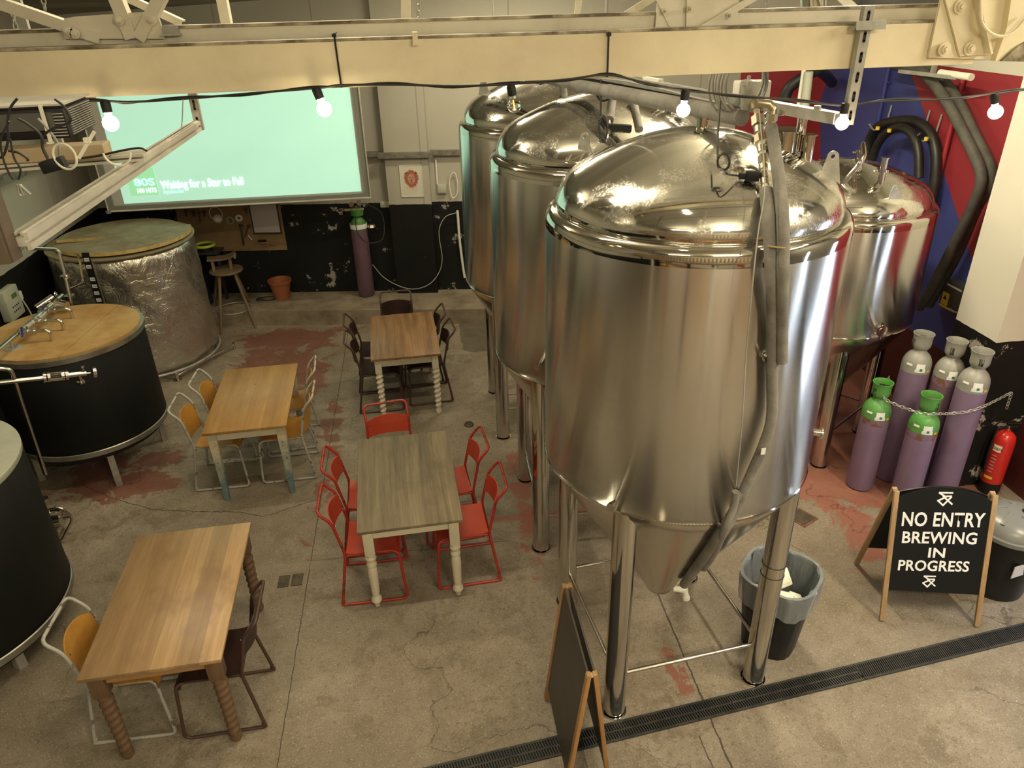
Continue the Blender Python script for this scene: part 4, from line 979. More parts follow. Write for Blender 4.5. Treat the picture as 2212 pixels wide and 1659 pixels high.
c_ = atD(122, 655, 7.9); t = thing('hose_coupling', 'shiny coupling and valve behind the plywood-lidded vessel', 'coupling', c_)
mb = MB(); mb.cyl((0, 0, 0), (.10, -.03, -.02), .05, .04, seg=16); mb.cyl((-.14, -.1, .0), (-.02, .02, .06), .03, seg=14); torus(mb, (.02, 0, .09), (1, 0, 0), .02, .006, 14, 6); mb.build('coupling_body', M['steel_ring'], t)
p = atX(12, 655, XL+.03); t = thing('brew_controller', 'pale grey wall controller with small dark display at the left edge', 'controller', p, PI/2)
MB().box((0, -.045, 0), (.30, .09, .32), bev=.01).build('housing', M['ctrl_grey'], t); MB().box((.03, -.092, .07), (.10, .006, .045)).build('display', M['scr_green'], t)
mb = MB()
for i in range(4):
    for j in range(2): mb.cyl((-.06+.04*i, -.09, -.03-.05*j), (-.06+.04*i, -.096, -.03-.05*j), .008, seg=8)
mb.build('buttons', M['black'], t)
p = atX(34, 640, XL+.02); t = thing('plug_socket', 'white plug in wall socket beside the grey controller', 'socket', p, PI/2); MB().box((0, -.03, 0), (.09, .05, .10), bev=.012).build('plug', M['white_plastic'], t)
cb = [p+Vector((.05, 0, -.03)), p+Vector((.06, .06, -.25)), p+Vector((.05, .10, -.6))]; MB().tube(spline(cb, 6), .008, 6).build('lead', M['white_plastic'], t, world=True)
# ================================================================== PROJECTION SCREEN
YS = 9.6
t = thing('projection_screen', 'large grey-framed screen showing a pale green projected music slide', 'screen', (0, YS, 0))
def S(u, v, y=YS): q_ = atY(u, v, y); return q_
bl, br = S(238, 461), S(801, 424); xl, xr = bl.x, br.x; zb = (bl.z+br.z)/2; zt = zb+1.92
M['screen_white'] = plain('screen_border', (.52, .50, .47), .6)
M['screen_green'] = emit('projected_green', (.40, .70, .55), .50)
M['screen_logo'] = emit('projected_album_tile', (.30, .68, .38), .50)
M['screen_text'] = emit('projected_text', (.92, 1.0, 1.0), .85)
M['screen_text2'] = emit('projected_text_blue', (.50, .88, .88), .70)
w_ = xr-xl
MB().box(((xl+xr)/2, .035, (zb+zt)/2), (w_-.01, .03, zt-zb-.01)).build('backing_board', M['screen_white'], t, smooth=False)
fw = .065; mb = MB()
mb.box(((xl+xr)/2, 0, zb+fw/2), (w_, .05, fw)).box(((xl+xr)/2, 0, zt-fw/2), (w_, .05, fw)).box((xl+fw/2, 0, (zb+zt)/2), (fw, .05, zt-zb-2*fw)).box((xr-fw/2, 0, (zb+zt)/2), (fw, .05, zt-zb-2*fw)); mb.build('frame', M['frame_grey'], t, smooth=False)
mb = MB(); mb.tube([(xl, -.03, zt), (xl, -.03, zb+.01), (xr, -.03, zb+.01), (xr, -.03, zt)], .014, 8); mb.build('frame_edge', M['alu'], t)
gl, gr = xl+fw+.125, xr-fw-.045; gb, gt = zb+fw+.02, zt-fw-.04
MB().box(((gl+gr)/2, .016, (gb+gt)/2), (gr-gl, .006, gt-gb)).build('projected_image', M['screen_green'], t, smooth=False)
RX = Matrix.Rotation(PI/2, 3, 'X')
def fit_text(nm, body, u0, v0, u1, mat, parent, size_v, offs, dy, y=YS):
    a = S(u0, v0, y+dy); b = S(u1, v0, y+dy); o = text_mesh(nm, body, size_v, mat, parent, (0, 0, 0), RX, .0015, offs)
    xs_ = [v.co.x for v in o.data.vertices]; k = (b.x-a.x)/(max(xs_)-min(xs_)); m0 = min(xs_)
    for v in o.data.vertices: v.co.x = (v.co.x-m0)*k+a.x; v.co.z += a.z; v.co.y += dy
    return o
a, b = S(283, 424), S(344, 421); sq = b.x-a.x
tile = MB().box(((a.x+b.x)/2, .010, a.z+sq/2), (sq, .004, sq)).build('album_tile', M['screen_logo'], t, smooth=False)
fit_text('tile_title', '80S', 291, 402, 336, M['screen_text2'], tile, .12, .003, .006)
fit_text('tile_caption', '100 HITS', 298, 417, 340, M['screen_text'], tile, .075, .0015, .006)
fit_text('song_title', 'Waiting for a Star to Fall', 349, 408, 528, M['screen_text'], t, .135, .0018, .008)
fit_text('artist_line', 'Boy Meets Girl', 354, 418, 397, M['screen_text2'], t, .045, .0006, .008)
for x in (xl+.4, xr-.4):
    e_ = wallp(x, 0, 0).y-YS; MB().bar((x, .04, 2.9), (x, e_+.02, 2.9), .04, .04).build('wall_bracket', M['galv'], t, smooth=False)
MB().lathe([(.0, .0), (.03, 0), (.035, .03), (.0, .04)], (0, 0, 0), 10).build('corner_tape', M['bag'], t).location = (xl, -.04, zb-.01)
# ================================================================== BACK WALL THINGS
X0, X1 = -3.35, onwall(622, 540).x; z0 = .86; pc_ = wallp((X0+X1)/2, 0, .02)
t = thing('pegboard', 'brown hardboard tool board on back wall below the screen', 'tool board', wallp((X0+X1)/2, z0, 0), WA)
wd = (X1-X0)/math.cos(WA); MB().box((0, -.02, .42), (wd, .02, .84)).build('board', M['peg'], t, smooth=False)
def onboard(u, v): q_ = abs_inv(t) @ onwall(u, v, .035); return q_
a = onboard(548, 505); b = onboard(607, 505)
def loc_w(u, v, off): return onwall(u, v, off)
pa_, pb_ = loc_w(550, 503, .05), loc_w(607, 503, .05); tp = thing('clipboard', 'sheet of printed paper on a clipboard fixed to the brown tool board', 'clipboard', pa_, WA)
ww = (pb_-pa_).length; MB().box((ww/2, .0, .19), (ww+.03, .008, .42)).build('backing', M['tool'], tp, smooth=False); MB().box((ww/2, -.006, .20), (ww-.01, .004, .39)).build('sheet', M['paper'], tp, smooth=False)
p = loc_w(578, 525, .05); tb = thing('hand_brush', 'wooden hand brush hanging under the clipboard', 'brush', p, WA)
MB().box((-.07, 0, .01), (.12, .04, .02), bev=.004).bar((-.01, 0, .0), (.12, 0, -.02), .02, .015).build('handle', M['oak_rail'], tb); MB().box((-.07, -.0, .03), (.11, .04, .03)).build('bristles', M['black'], tb)
p = loc_w(516, 471, .06); mb = MB(); torus(mb, (0, 0, 0), (0, 1, 0), .035, .018, 20, 8); o = mb.build('tape_roll', M['paper_white']); o.location = p; tag(o, 'white tape roll on tool board', 'tape')
p = loc_w(497, 476, .06); mb = MB(); torus(mb, (0, 0, 0), (.2, 1, 0), .045, .012, 20, 8); o = mb.build('cable_reel', M['grey_cable']); o.location = p; tag(o, 'dull grey ring hanging on tool board left of white tape roll', 'ring')
p = loc_w(470, 472, .07); mb = MB(); mb.lathe([(0, .05), (.04, .04), (.065, 0), (.05, -.04), (0, -.055)], (0, 0, 0), 14, ax=(.3, -.4, 1)); torus(mb, (-.01, 0, .07), (.2, 1, 0), .09, .006, 20, 6); o = mb.build('dust_mask', M['white_plastic']); o.location = p; tag(o, 'white dust mask hanging from tool board by its strap', 'mask')
for k, (u, v, u2, v2, w1, nm, lab) in enumerate([(401, 455, 403, 468, .03, 'spanner', 'short dark tool at left end of the tool board'), (417, 458, 420, 468, .05, 'pliers', 'wide dark pliers on upper left of tool board'), (430, 460, 433, 480, .03, 'hammer', 'dark hammer hanging left of the dust mask'), (441, 458, 442, 468, .04, 'chisel', 'stubby tool hanging between hammer and dust mask'), (530, 452, 533, 462, .03, 'spanner', 'small spanner just left of the clipboard top'), (520, 487, 527, 530, .05, 'grips', 'long open pliers hanging low on the tool board'), (537, 488, 529, 512, .03, 'shears', 'dark shears crossing beside the long pliers'), (536, 508, 544, 518, .02, 'marker', 'white marker lying slanted beside the shears')]):
    a, b = loc_w(u, v, .05), loc_w(u2, v2, .05); mt = M['white_plastic'] if nm == 'marker' else M['tool']
    o = thing(nm, lab, 'tool', a); MB().bar(a, b, w1*.5, .015, bev=.002).build('handle', mt, o, world=True)
    if nm != 'marker': MB().box(a, (w1, .02, .035), rz=WA, bev=.003).build('head', mt, o, world=True)
# step stool standing on the round stool
sx_, sy_ = -2.83, 9.93+.12
ft = [atZ(476, 722, 0), atZ(556, 708, 0), Vector((-2.45, 10.22, .215)), Vector((-2.95, 10.3, .215))]
cs = Vector((-2.66, 9.95, 0)); hs = .80
t = thing('bar_stool', 'tall round-seated wooden stool with four splayed legs and wire foot ring', 'stool', (cs.x, cs.y, 0))
MB().lathe([(0, .765), (.18, .765), (.215, .772), (.22, .785), (.215, .80), (0, .802)], seg=40).build('seat', M['stool_wood'], t, ang=35)
for p in [atZ(478, 722, 0), atZ(553, 709, 0), Vector((-2.50, 10.2, .215)), Vector((-2.98, 10.15, .215))]:
    d = Vector((p.x-cs.x, p.y-cs.y, 0)); top = d*.42; top.z = .77
    MB().tube([Vector((d.x, d.y, p.z)), (Vector((d.x, d.y, p.z))+top)/2, top], [.017, .021, .022], 12).build('leg', M['stool_wood'], t)
mb = MB(); torus(mb, (0, 0, .235), (0, 0, 1), .225, .007, 36, 8); mb.build('foot_ring', M['galv'], t)
t = thing('step_stool', 'small worn wooden footstool with curved top, standing upon the tall round stool', 'stool', (cs.x-.04, cs.y, .802), rad(12))
mb = MB()
def st(i, j, s_=0):
    x = -.17+.34*i; return Vector((x, -.09+.18*j, .165+.035*(abs(x)/.17)**2*(1 if x > 0 else .3)+s_))
A = mb.grid(lambda i, j: st(i, j, 0), 11, 12); B = mb.grid(lambda i, j: st(i, j, -.02), 11, 12)
mb.skin([A[i][0] for i in range(11)]+[A[10][j] for j in range(1, 12)]+[A[i][11] for i in range(9, -1, -1)]+[A[0][j] for j in range(10, 0, -1)], [B[i][0] for i in range(11)]+[B[10][j] for j in range(1, 12)]+[B[i][11] for i in range(9, -1, -1)]+[B[0][j] for j in range(10, 0, -1)]); mb.build('top', M['stool_wood'], t)
for x, y in ((-.11, -.05), (.11, -.05), (-.11, .06), (.11, .06)): MB().box((x, y, .075), (.035, .035, .15)).build('leg', M['stool_wood'], t, smooth=False)
# dark tool box & cables behind the stool
p = Vector((-3.30, 10.20, .215)); t = thing('blue_crate', 'dark blue crate with white labels in the shade behind the foil-wrapped vessel', 'crate', p, WA)
MB().box((.12, .0, .22), (.30, .26, .44), bev=.01).build('body', plain('dark_blue_plastic', (.015, .022, .06), .5), t); MB().box((.05, -.133, .34), (.04, .004, .13)).box((.18, -.133, .36), (.04, .004, .10)).build('stickers', M['label'], t)
p = atZ(462, 495, .9); p = Vector((-3.05, 10.35, .99)); t = thing('workbench', 'narrow dark wall shelf under the tool board', 'shelf', (-3.1, 10.42, 0), WA)
MB().box((0, 0, .93), (.62, .26, .03)).build('top', M['tool'], t, smooth=False); MB().box((-.25, .02, .57), (.04, .04, .72)).box((.25, .02, .57), (.04, .04, .72)).build('support', M['tool'], t, smooth=False)
t = thing('cable_drum', 'round lime-green topped drum on the dark wall shelf', 'drum', (-2.99, 10.38, .945)); MB().lathe([(0, 0), (.10, 0), (.10, .07), (.0, .07)], seg=24).build('body', M['black'], t)
mb = MB(); torus(mb, (0, 0, .08), (0, 0, 1), .125, .02, 30, 8); mb.build('rim', M['hi_green'], t)
mb = MB()
pts = [Vector((-2.25+.17*math.cos(a)*(1-.05*a/6)+.02*math.sin(3*a), 10.28+.07*math.sin(a), .225+.01*math.sin(5*a))) for a in [i*.35 for i in range(45)]]
tag(mb.tube(pts, .008, 6).build('cable_coil', M['black_cable']), 'loose loops of black cable on concrete step behind the tall stool', 'cable')
p = Vector((-2.06, 10.29, .215)); t = thing('plant_pot', 'small empty terracotta-coloured plastic pot on the concrete step', 'pot', p)
MB().lathe([(0, 0), (.105, 0), (.145, .235), (.162, .24), (.165, .275), (.155, .278), (.150, .245), (.10, .02), (0, .02)], seg=40).build('pot_body', M['terracotta'], t, ang=35)
# green-topped gas bottle with regulators at the back wall
p = Vector((-.86, 10.18, .215)); t = thing('gas_cylinder', 'mauve gas cylinder with dark green top and regulator standing on the concrete step', 'gas cylinder', p)
MB().lathe([(0, 0), (.10, 0), (.115, .02), (.115, .98)], seg=36).build('body', M['cyl_purple2'], t)
MB().lathe([(.1155, .96), (.113, 1.02), (.095, 1.08), (.06, 1.12), (.045, 1.14), (.06, 1.15), (.085, 1.16), (.09, 1.24), (.08, 1.245), (.075, 1.17)], seg=30).build('green_top', M['cyl_dgreen'], t)
mb = MB(); mb.lathe([(.1175, .985), (.1175, 1.05)], seg=40); mb.build('label_band', M['label'], t)
mb = MB(); mb.cyl((0, 0, 1.14), (0, 0, 1.28), .018, seg=12); mb.cyl((-.16, -.02, 1.24), (.10, -.02, 1.24), .02, seg=12); rg = mb.build('regulator', M['brass'], t)
for x, z in ((-.055, 1.32), (.045, 1.34)): MB().cyl((x, -.04, z), (x, -.07, z), .033, seg=20).cyl((x, -.04, z), (x, -.02, z-.09), .008, seg=8).build('gauge', M['steel_ring'], rg)
MB().lathe([(0, -.03), (.045, -.025), (.05, .03), (0, .04)], (-.2, -.03, 1.22), 18, ax=(1, -.3, .1)).build('gauge', M['steel_ring'], rg)
MB().lathe([(0, -.03), (.04, -.02), (.06, .0), (.045, .03), (0, .04)], (.18, -.05, 1.0), 16, ax=(0, 0, 1)).build('gas_tap', M['brass'], t)
g0 = p+Vector((-.02, -.13, 1.15)); pts = [g0, p+Vector((-.01, -.16, .95)), p+Vector((.12, -.13, .80)), p+Vector((.32, -.1, .85)), p+Vector((.33, .02, 1.15)), p+Vector((.12, .06, 1.3))]
MB().tube(spline(pts, 8), .006, 6).build('thin_hose', M['black_cable'], t, world=True)
pts = [onwall(u, v, .16 if 860 < u < 935 else .08) for u, v in ((805, 572), (830, 600), (868, 620), (900, 624), (930, 612), (950, 585), (955, 555), (949, 515), (950, 490), (963, 468), (985, 460))]
tag(MB().tube(spline(pts, 8), .007, 8).build('gas_hose', M['grey_cable']), 'pale thin hose looping across the black part of the back wall', 'hose')
pts = [onwall(u, v, .05) for u, v in ((988, 455), (990, 480), (993, 520), (1000, 575), (1004, 600))]
tag(MB().tube(spline(pts, 6), .018, 8).build('white_hose', M['white_plastic']), 'white hose hanging down the back wall at the farthest steel tank', 'hose')
pts = [onwall(980+9*math.cos(a)*(1+.1*math.sin(a*2)), 400+28*math.sin(a), .05) for a in [i*.4 for i in range(40)]]
tag(MB().tube(pts, .007, 6).build('cable_coil', M['white_plastic']), 'coil of pale cable on the back wall beside the farthest steel tank', 'cable')
# small picture of a lion's head on paper
pw = onwall(889, 391, .125); t = thing('lion_picture', 'small unframed watercolour of a lion head on the white pilaster', 'picture', pw, WA)
MB().box((0, -.0, 0), (.30, .006, .42)).build('sheet', M['paper_white'], t, smooth=False)
MB().box((0, -.002, .208), (.30, .012, .006)).box((0, -.002, -.208), (.30, .012, .006)).box((-.148, -.002, 0), (.006, .012, .42)).box((.148, -.002, 0), (.006, .012, .42)).build('frame', M['white_plastic'], t, smooth=False)
random.seed(11); pts = []
for i in range(64):
    a = 2*PI*i/64; rr = (.098 if i % 2 else .080)*(1+.12*random.random()); pts.append((rr*math.cos(a)*.98, -.0035, .045+rr*math.sin(a)*(1.05 if math.sin(a) > 0 else 1.35)))
MB().prism(pts, (0, -.0012, 0)).build('mane', M['lion1'], t, smooth=False)
MB().prism([(.048*math.cos(a), -.0048, .03+.068*math.sin(a)) for a in [2*PI*i/24 for i in range(24)]], (0, -.001, 0)).build('face', M['lion3'], t, smooth=False)
mb = MB()
for sx in (-1, 1):
    mb.prism([(sx*.02+.009*math.cos(a), -.006, .05+.005*math.sin(a)) for a in [2*PI*i/10 for i in range(10)]], (0, -.001, 0))
    mb.prism([(sx*.085, -.006, .10), (sx*.06, -.006, .125), (sx*.055, -.006, .09)], (0, -.001, 0))
mb.prism([(-.014, -.006, .016), (.014, -.006, .016), (0, -.006, -.004)], (0, -.001, 0)); mb.prism([(-.016, -.006, -.012), (.016, -.006, -.012), (.0, -.006, -.022)], (0, -.001, 0))
mb.build('features', M['lion2'], t, smooth=False)
mb = MB()
for i in range(7): x = -.06+.02*i; mb.prism([(x-.002, -.0038, -.07), (x+.002, -.0038, -.07), (x+.001, -.0038, -.12-.03*random.random()), (x-.001, -.0038, -.12)], (0, -.001, 0))
mb.build('drips', M['lion3'], t, smooth=False)
# ================================================================== ROOF TRUSS
YB = 2.85
t = TR = thing('roof_truss', 'cream painted steel truss crossing in front of everything, with bolted plates and diagonals', 'truss', (0, YB, 3.72))
zt_, zb_ = 3.868, 3.718
xe = atY(2103, 130, YB).x
MB().box(((xe-3.6)/2, YB+.004, (zt_+zb_)/2), (xe+3.6, .008, zt_-zb_)).box(((xe-3.6)/2, YB+.045, zb_+.004), (xe+3.6, .085, .008)).build('bottom_chord', M['cream_steel'], t, False, True)
MB().box(((xe-3.6)/2, YB+.045, zt_+.003), (xe+3.6, .090, .010)).build('chord_flange', M['cream_dirty'], t, False, True)
MB().box((-.4, 2.974, 3.845), (7.0, .008, .15)).box((-.4, 3.01, 3.772), (7, .08, .008)).build('rear_chord', M['white_steel'], t, False, True)
MB().box((-.4, 3.01, 3.922), (7, .09, .010)).build('rear_chord_flange', M['cream_dirty'], t, False, True)
def PX(pts, y): return [atY(u, v, y) for u, v in pts]
def plate(pts, y, th, mt, nm='gusset_plate'): return MB().prism(PX(pts, y), (0, th, 0)).build(nm, mt, t, False, True)
W = M['white_steel']; K = M['cream_steel']
def up(pts): return pts
def member(a, b, w_, y, mt=W, nm='diagonal', ext=1.0):
    A3, B3 = atY(*a, y), atY(*b, y); B3 = A3+(B3-A3)*ext
    d = (B3-A3).normalized(); s_ = Vector((d.z, 0, -d.x))
    mb = MB(); mb.bar(A3, B3, .006, w_, up=s_)
    mb.bar(A3+s_*w_/2+Vector((0, .02, 0)), B3+s_*w_/2+Vector((0, .02, 0)), .045, .006, up=s_)
    return mb.build(nm, mt, t, False, True)
def bolts(lst, y, r=.011, mt=W):
    for u, v in lst:
        p = atY(u, v, y); mb = MB(); mb.cyl(p, p-Vector((0, .004, 0)), r*1.5, seg=18); mb.cyl(p-Vector((0, .003, 0)), p-Vector((0, .012, 0)), r, seg=6); mb.cyl(p-Vector((0, .011, 0)), p-Vector((0, .02, 0)), r*.55, seg=10); mb.build('bolt', mt, t, True, True, 30)
# left joint
plate([(138, 84), (138, 40), (160, 36), (334, 24), (345, 45), (356, 84)], 2.955, .01, W)
member((215, 84), (0, 10), .034, 2.955, ext=3.0); member((283, 84), (248, 0), .040, 2.95, ext=8); member((298, 84), (345, -10), .036, 2.945, ext=8)
member((392, 52), (262, -8), .022, 3.10, ext=8); member((487, 52), (477, 0), .032, 3.12, ext=14)
bolts([(147, 67), (257, 44), (328, 43), (162, 72)], 2.94)
# middle & right joints
member((876, 50), (876, 0), .034, 3.12, ext=14); member((1245, 42), (1250, 0), .022, 3.12, ext=14); member((1335, 42), (1402, 0), .024, 3.11, ext=8)
plate([(1414, 74), (1420, 10), (1426, -30), (1600, -30), (1590, 66)], 2.955, .01, W)
member((1466, 74), (1430, 0), .038, 2.955, ext=6); member((1490, 74), (1492, 0), .032, 2.95, ext=12); member((1500, 70), (1640, -12), .022, 2.945, ext=6)
bolts([(1437, 22), (1429, 66), (1457, 64), (1490, 18), (1490, 64), (1576, 32), (1516, 66)], 2.93, .008)
member((1890, 60), (1800, -20), .035, 3.6, ext=4)
p0, p1 = atY(1318, 52, 3.045), atY(1318, 75, 3.0)
MB().box(p0-Vector((0, .01, 0)), (.06, .02, .035)).build('clip', M['galv'], t, False, True)
for u in (897,):
    p = atY(u, 86, YB-.012); MB().box(p, (.018, .02, .035)).box(p+UP*.018+Vector((0, .02, 0)), (.018, .05, .012)).build('clip', K, t, False, True)
p = atY(370, 66, 2.96); MB().box(p, (.05, .02, .035)).box(p-UP*.012, (.06, .05, .006)).build('clip', M['galv'], t, False, True)
# big right-hand joint
YR = 2.835
plate([(2006, 125), (2020, 60), (2042, -40), (2260, -40), (2260, 130), (2150, 128)], YR, .012, K)
plate([(2074, 122), (2040, -10), (2040, -60), (2104, -60), (2141, 117)], YR-.012, .010, K, 'diagonal')
plate([(2141, 117), (2104, -60), (2109, -60), (2146, 116)], YR-.050, .05, K, 'diagonal_flange')
plate([(2150, 132), (2175, 60), (2190, -40), (2225, -40), (2250, 134)], YR-.03, .03, K, 'post')
o = plate([(2165, 132), (2200, 100), (2222, 88), (2260, 84), (2260, 134)], YR-.045, .02, M['cream_dirty'], 'rusted_plate')
bolts([(2040, 106), (2095, 104), (2074, 14)], YR-.014, .017, K)
MB().tube(spline([atY(2118, -5, YR-.06), atY(2122, 50, YR-.07), atY(2150, 76, YR-.07), atY(2185, 72, YR-.07), atY(2225, 30, YR-.06)], 8), .0055, 8).build('cable', M['cream_steel'], t, True, True)
mb = MB(); mb.box((1.5, 2.9, 3.705), (.02, .02, .01))
# black cable ties round the chord
for (u0, v0, u1, v1, lab) in ((722, 78, 737, 185, 'left of the two black ties around cream beam, near the green screen'), (1315, 75, 1312, 162, 'right of the two black ties around cream beam, above the far steel tanks')):
    a, b = atY(u0, v0, YB-.004), atY(u1, v1, YB-.004)
    mb = MB(); mb.bar(a+UP*.006, b-UP*.004, .006, .003, up=(0, 1, 0)); mb.bar(a+UP*.008, a+Vector((0, .10, .008)), .006, .003); mb.bar(b-UP*.006, b+Vector((0, .10, -.006)), .006, .003); mb.box(a+Vector((0, -.004, .002)), (.014, .010, .012))
    tag(mb.build('cable_tie', M['black']), lab, 'cable tie')
# chains hanging from the roof
def chain(name, lab, p0, p1, link=.028, r=.003, mt=None, grp=None):
    p0, p1 = Vector(p0), Vector(p1); n = int((p1-p0).length/(link*.78)); d = (p1-p0).normalized(); mb = MB(); s_ = d.orthogonal().normalized(); q_ = d.cross(s_)
    for i in range(n):
        c_ = p0+(p1-p0)*((i+.5)/n); u = s_ if i % 2 else q_; pts = []
        for k in range(14):
            a = 2*PI*k/14; pts.append(c_+d*(link*.5*math.cos(a))+u*(link*.27*math.sin(a)))
        mb.tube(pts, r, 5, closed=True)
    return tag(mb.build(name, mt or M['galv']), lab, 'chain', grp)
chain('chain', 'steel chain hanging above the middle of the cream beam', atY(904, -60, 3.35), atY(904, 52, 3.35))
chain('chain', 'left of the two steel chains hanging at the top left', atY(10, -50, 3.3), atY(38, 78, 3.3))
chain('chain', 'right of the two steel chains hanging at the top left', atY(84, -50, 3.3), atY(98, 24, 3.3))
chain('chain', 'steel chain with hook above the right half of the cream beam', atY(1660, -60, 3.3), atY(1652, 55, 3.3))
# things above the beam, right
a, b = atY(1585, 62, 3.9), atY(1697, 62, 3.9); t = thing('white_duct_box', 'whitish dusty box behind the truss top right of centre', 'box', a)
MB().prism(PX([(1582, 66), (1590, 30), (1690, 29), (1700, 62)], 3.9), (0, .35, 0)).build('housing', W, t, False, True)
t = thing('heater_unit', 'small pale metal unit beyond the steel flue pipe', 'heater', atY(1760, 60, 4.6)); MB().prism(PX([(1690, 62), (1695, 36), (1815, 33), (1812, 48), (1800, 62)], 4.6), (0, .3, 0)).build('housing', M['ctrl_grey'], t, False, True)
p = atY(1755, 38, 4.7); MB().cyl(p, p+UP*1.78, .006, seg=6).build('suspension_rod', M['galv'], t, True, True)
p = atY(1755, 45, 3.5); t = thing('flue_pipe', 'shiny steel vertical pipe with cream collar and black socket above the beam', 'pipe', p)
MB().cyl(atY(1757, 24, 3.5), atY(1757, -200, 3.5), .055, seg=28).build('pipe', M['steel_ring'], t, True, True)
MB().cyl(atY(1755, 42, 3.5), atY(1757, 20, 3.5), .061, seg=28).cyl(atY(1728, 52, 3.5), atY(1698, 54, 3.5), .025, seg=16).build('collar', W, t, True, True)
MB().cyl(atY(1753, 70, 3.5), atY(1755, 41, 3.5), .042, seg=24).build('socket', M['black'], t, True, True)
q = [atY(1795, 58, 3.3), atY(1822, 50, 3.3), atY(1838, 34, 3.3), atY(1858, 30, 3.2)]
t = thing('tap_and_hose', 'small brass tap feeding a dark hose behind the slotted hanger', 'tap', q[1]); MB().tube(spline(q, 5), .013, 8).build('hose', M['hose_black'], t, True, True)
MB().cyl(atY(1838, 32, 3.2), atY(1862, 28, 3.2), .016, seg=10).bar(atY(1820, 24, 3.2), atY(1850, 22, 3.2), .012, .006).build('tap_body', M['brass'], t, True, True)
q = [atY(u, v, 4.2) for u, v in ((1850, -8), (1900, 6), (1980, 12), (2060, 12), (2160, 6), (2260, 10))]
tag(MB().tube(spline(q, 6), .06, 14).build('dark_duct', M['dark_foam']), 'thick dark flexible duct at the top right beyond the beam', 'duct')
q = [atY(1918+9*math.cos(a), 48-10*math.sin(a), 3.0) for a in [i*.45 for i in range(11)]]
tag(MB().tube(q, .004, 6).build('wire_loop', M['white_plastic']), 'small loop of white wire above the beam by slotted hanger', 'wire')
q = [atY(u, 139, 3.3) for u in (2050, 2250)]
MB_t = MB(); MB_t.box((2.75, 3.45, 3.70), (1.15, .02, .055)); tag(MB_t.build('white_trim_board', M['wall_left'] if False else plain('white_board', (.66, .64, .55), .5)), 'white board under the right end of the beam', 'board')
# ------------------------------------------------------------------ slotted hangers and overhead channel
def slotted(mb, dark, a, b, w_, dep, n, sl=.015):
    a, b = Vector(a), Vector(b); d = (b-a); L_ = d.length; d.normalize()
    mb.bar(a, b, w_, .004, up=(0, 1, 0))
    for s_ in (-1, 1): mb.bar(a+Vector((s_*w_/2, dep/2, 0)), b+Vector((s_*w_/2, dep/2, 0)), .004, dep, up=(0, 1, 0))
    for i in range(n):
        c_ = a+d*(L_*(i+.5)/n); dark.bar(c_-d*sl, c_+d*sl, w_*.30, .003, up=(0, 1, 0))
        for s_ in (-1, 1):
            q_ = c_+d*(sl*s_); dark.cyl(q_+Vector((0, .0015, 0)), q_-Vector((0, .0015, 0)), w_*.15, seg=10)
yH = YB-.035
a, b = atY(1884, 12, yH), atY(1828, 270, yH); b.x = a.x = (a.x+b.x)/2
t = thing('slotted_hanger', 'galvanised slotted channel clamped on the cream beam and hanging below it', 'hanger', b)
mb, dk = MB(), MB(); slotted(mb, dk, b, a, .038, .021, 6, .014); mb.build('channel', M['galv'], t, False, True)
dk2 = dk; o = MB(); 
bmx = dk.bm
for v_ in bmx.verts: v_.co.y -= .0015
dk.build('slots', M['black'], t, False, True)
p = atY(1880, 62, yH-.02); MB().box(p+Vector((0, .06, .0)), (.115, .13, .007)).box(p+Vector((0, .0, .012)), (.115, .006, .03)).build('clamp_plate', M['galv'], t, False, True)
ch0 = Vector((b.x-.02, 2.86, b.z+.018)); chd = (Vector((1.22, 5.0, 0))-Vector((1.80, 2.86, 0))).normalized()
ch1 = ch0+chd*4.4; ch1.z = ch0.z+.02
t = thing('overhead_channel', 'long galvanised channel above the tank row, carrying lagged pipes and cables', 'channel', ch0)
s_ = Vector((-chd.y, chd.x, 0)); mb = MB()
for o_, w2, h2 in ((0, .041, .004), ): mb.bar(ch0+UP*.020, ch1+UP*.020, .041, .004)
for k in (-1, 1): mb.bar(ch0+s_*.0205*k, ch1+s_*.0205*k, .004, .041)
mb.bar(ch0+UP*-.019+s_*.013, ch1+UP*-.019+s_*.013, .012, .004); mb.bar(ch0+UP*-.019-s_*.013, ch1+UP*-.019-s_*.013, .012, .004); mb.build('channel', M['galv'], t, False, True)
MB().cyl(ch0+chd*.12+UP*.02, ch0+chd*.12+UP*.035, .014, seg=6).build('bolt', M['galv'], t, True, True)
for dist in (1.9, 3.7):
    q_ = ch0+chd*dist; MB().cyl(q_, Vector((q_.x, q_.y, 3.78+(11.2-q_.y)*.29-.01)), .005, seg=6).build('suspension_rod', M['galv'], t, True, True)
l0 = ch0+chd*.52+s_*.045-UP*.055; l1 = ch0+chd*1.75+s_*.045-UP*.06; l2 = ch0+chd*1.9+s_*.12-UP*.04; l3 = ch0+chd*4.3+s_*.12-UP*.02
t = thing('lagged_main_pipe', 'thick grey foam-lagged pipe slung under the overhead channel', 'pipe', l0)
MB().cyl(l0, l1, .040, seg=18).cyl(l1-chd*.02, l1+chd*.35, .036, seg=18).build('foam_sleeve', M['foam'], t, True, True)
MB().cyl(l1+chd*.33, l1+chd*.95, .032, seg=16).build('foam_sleeve', M['foam'], t, True, True)
MB().cyl(l1+chd*.95-UP*0, l3, .047, seg=18).build('foam_sleeve', M['dark_foam'], t, True, True)
t = thing('lagged_main_pipe', 'darker lagged pipe running on the far side of the overhead channel', 'pipe', l1)
MB().cyl(ch0+chd*1.0-s_*.06-UP*.03, ch0+chd*4.3-s_*.06-UP*.03, .034, seg=16).build('foam_sleeve', M['dark_foam'], t, True, True)
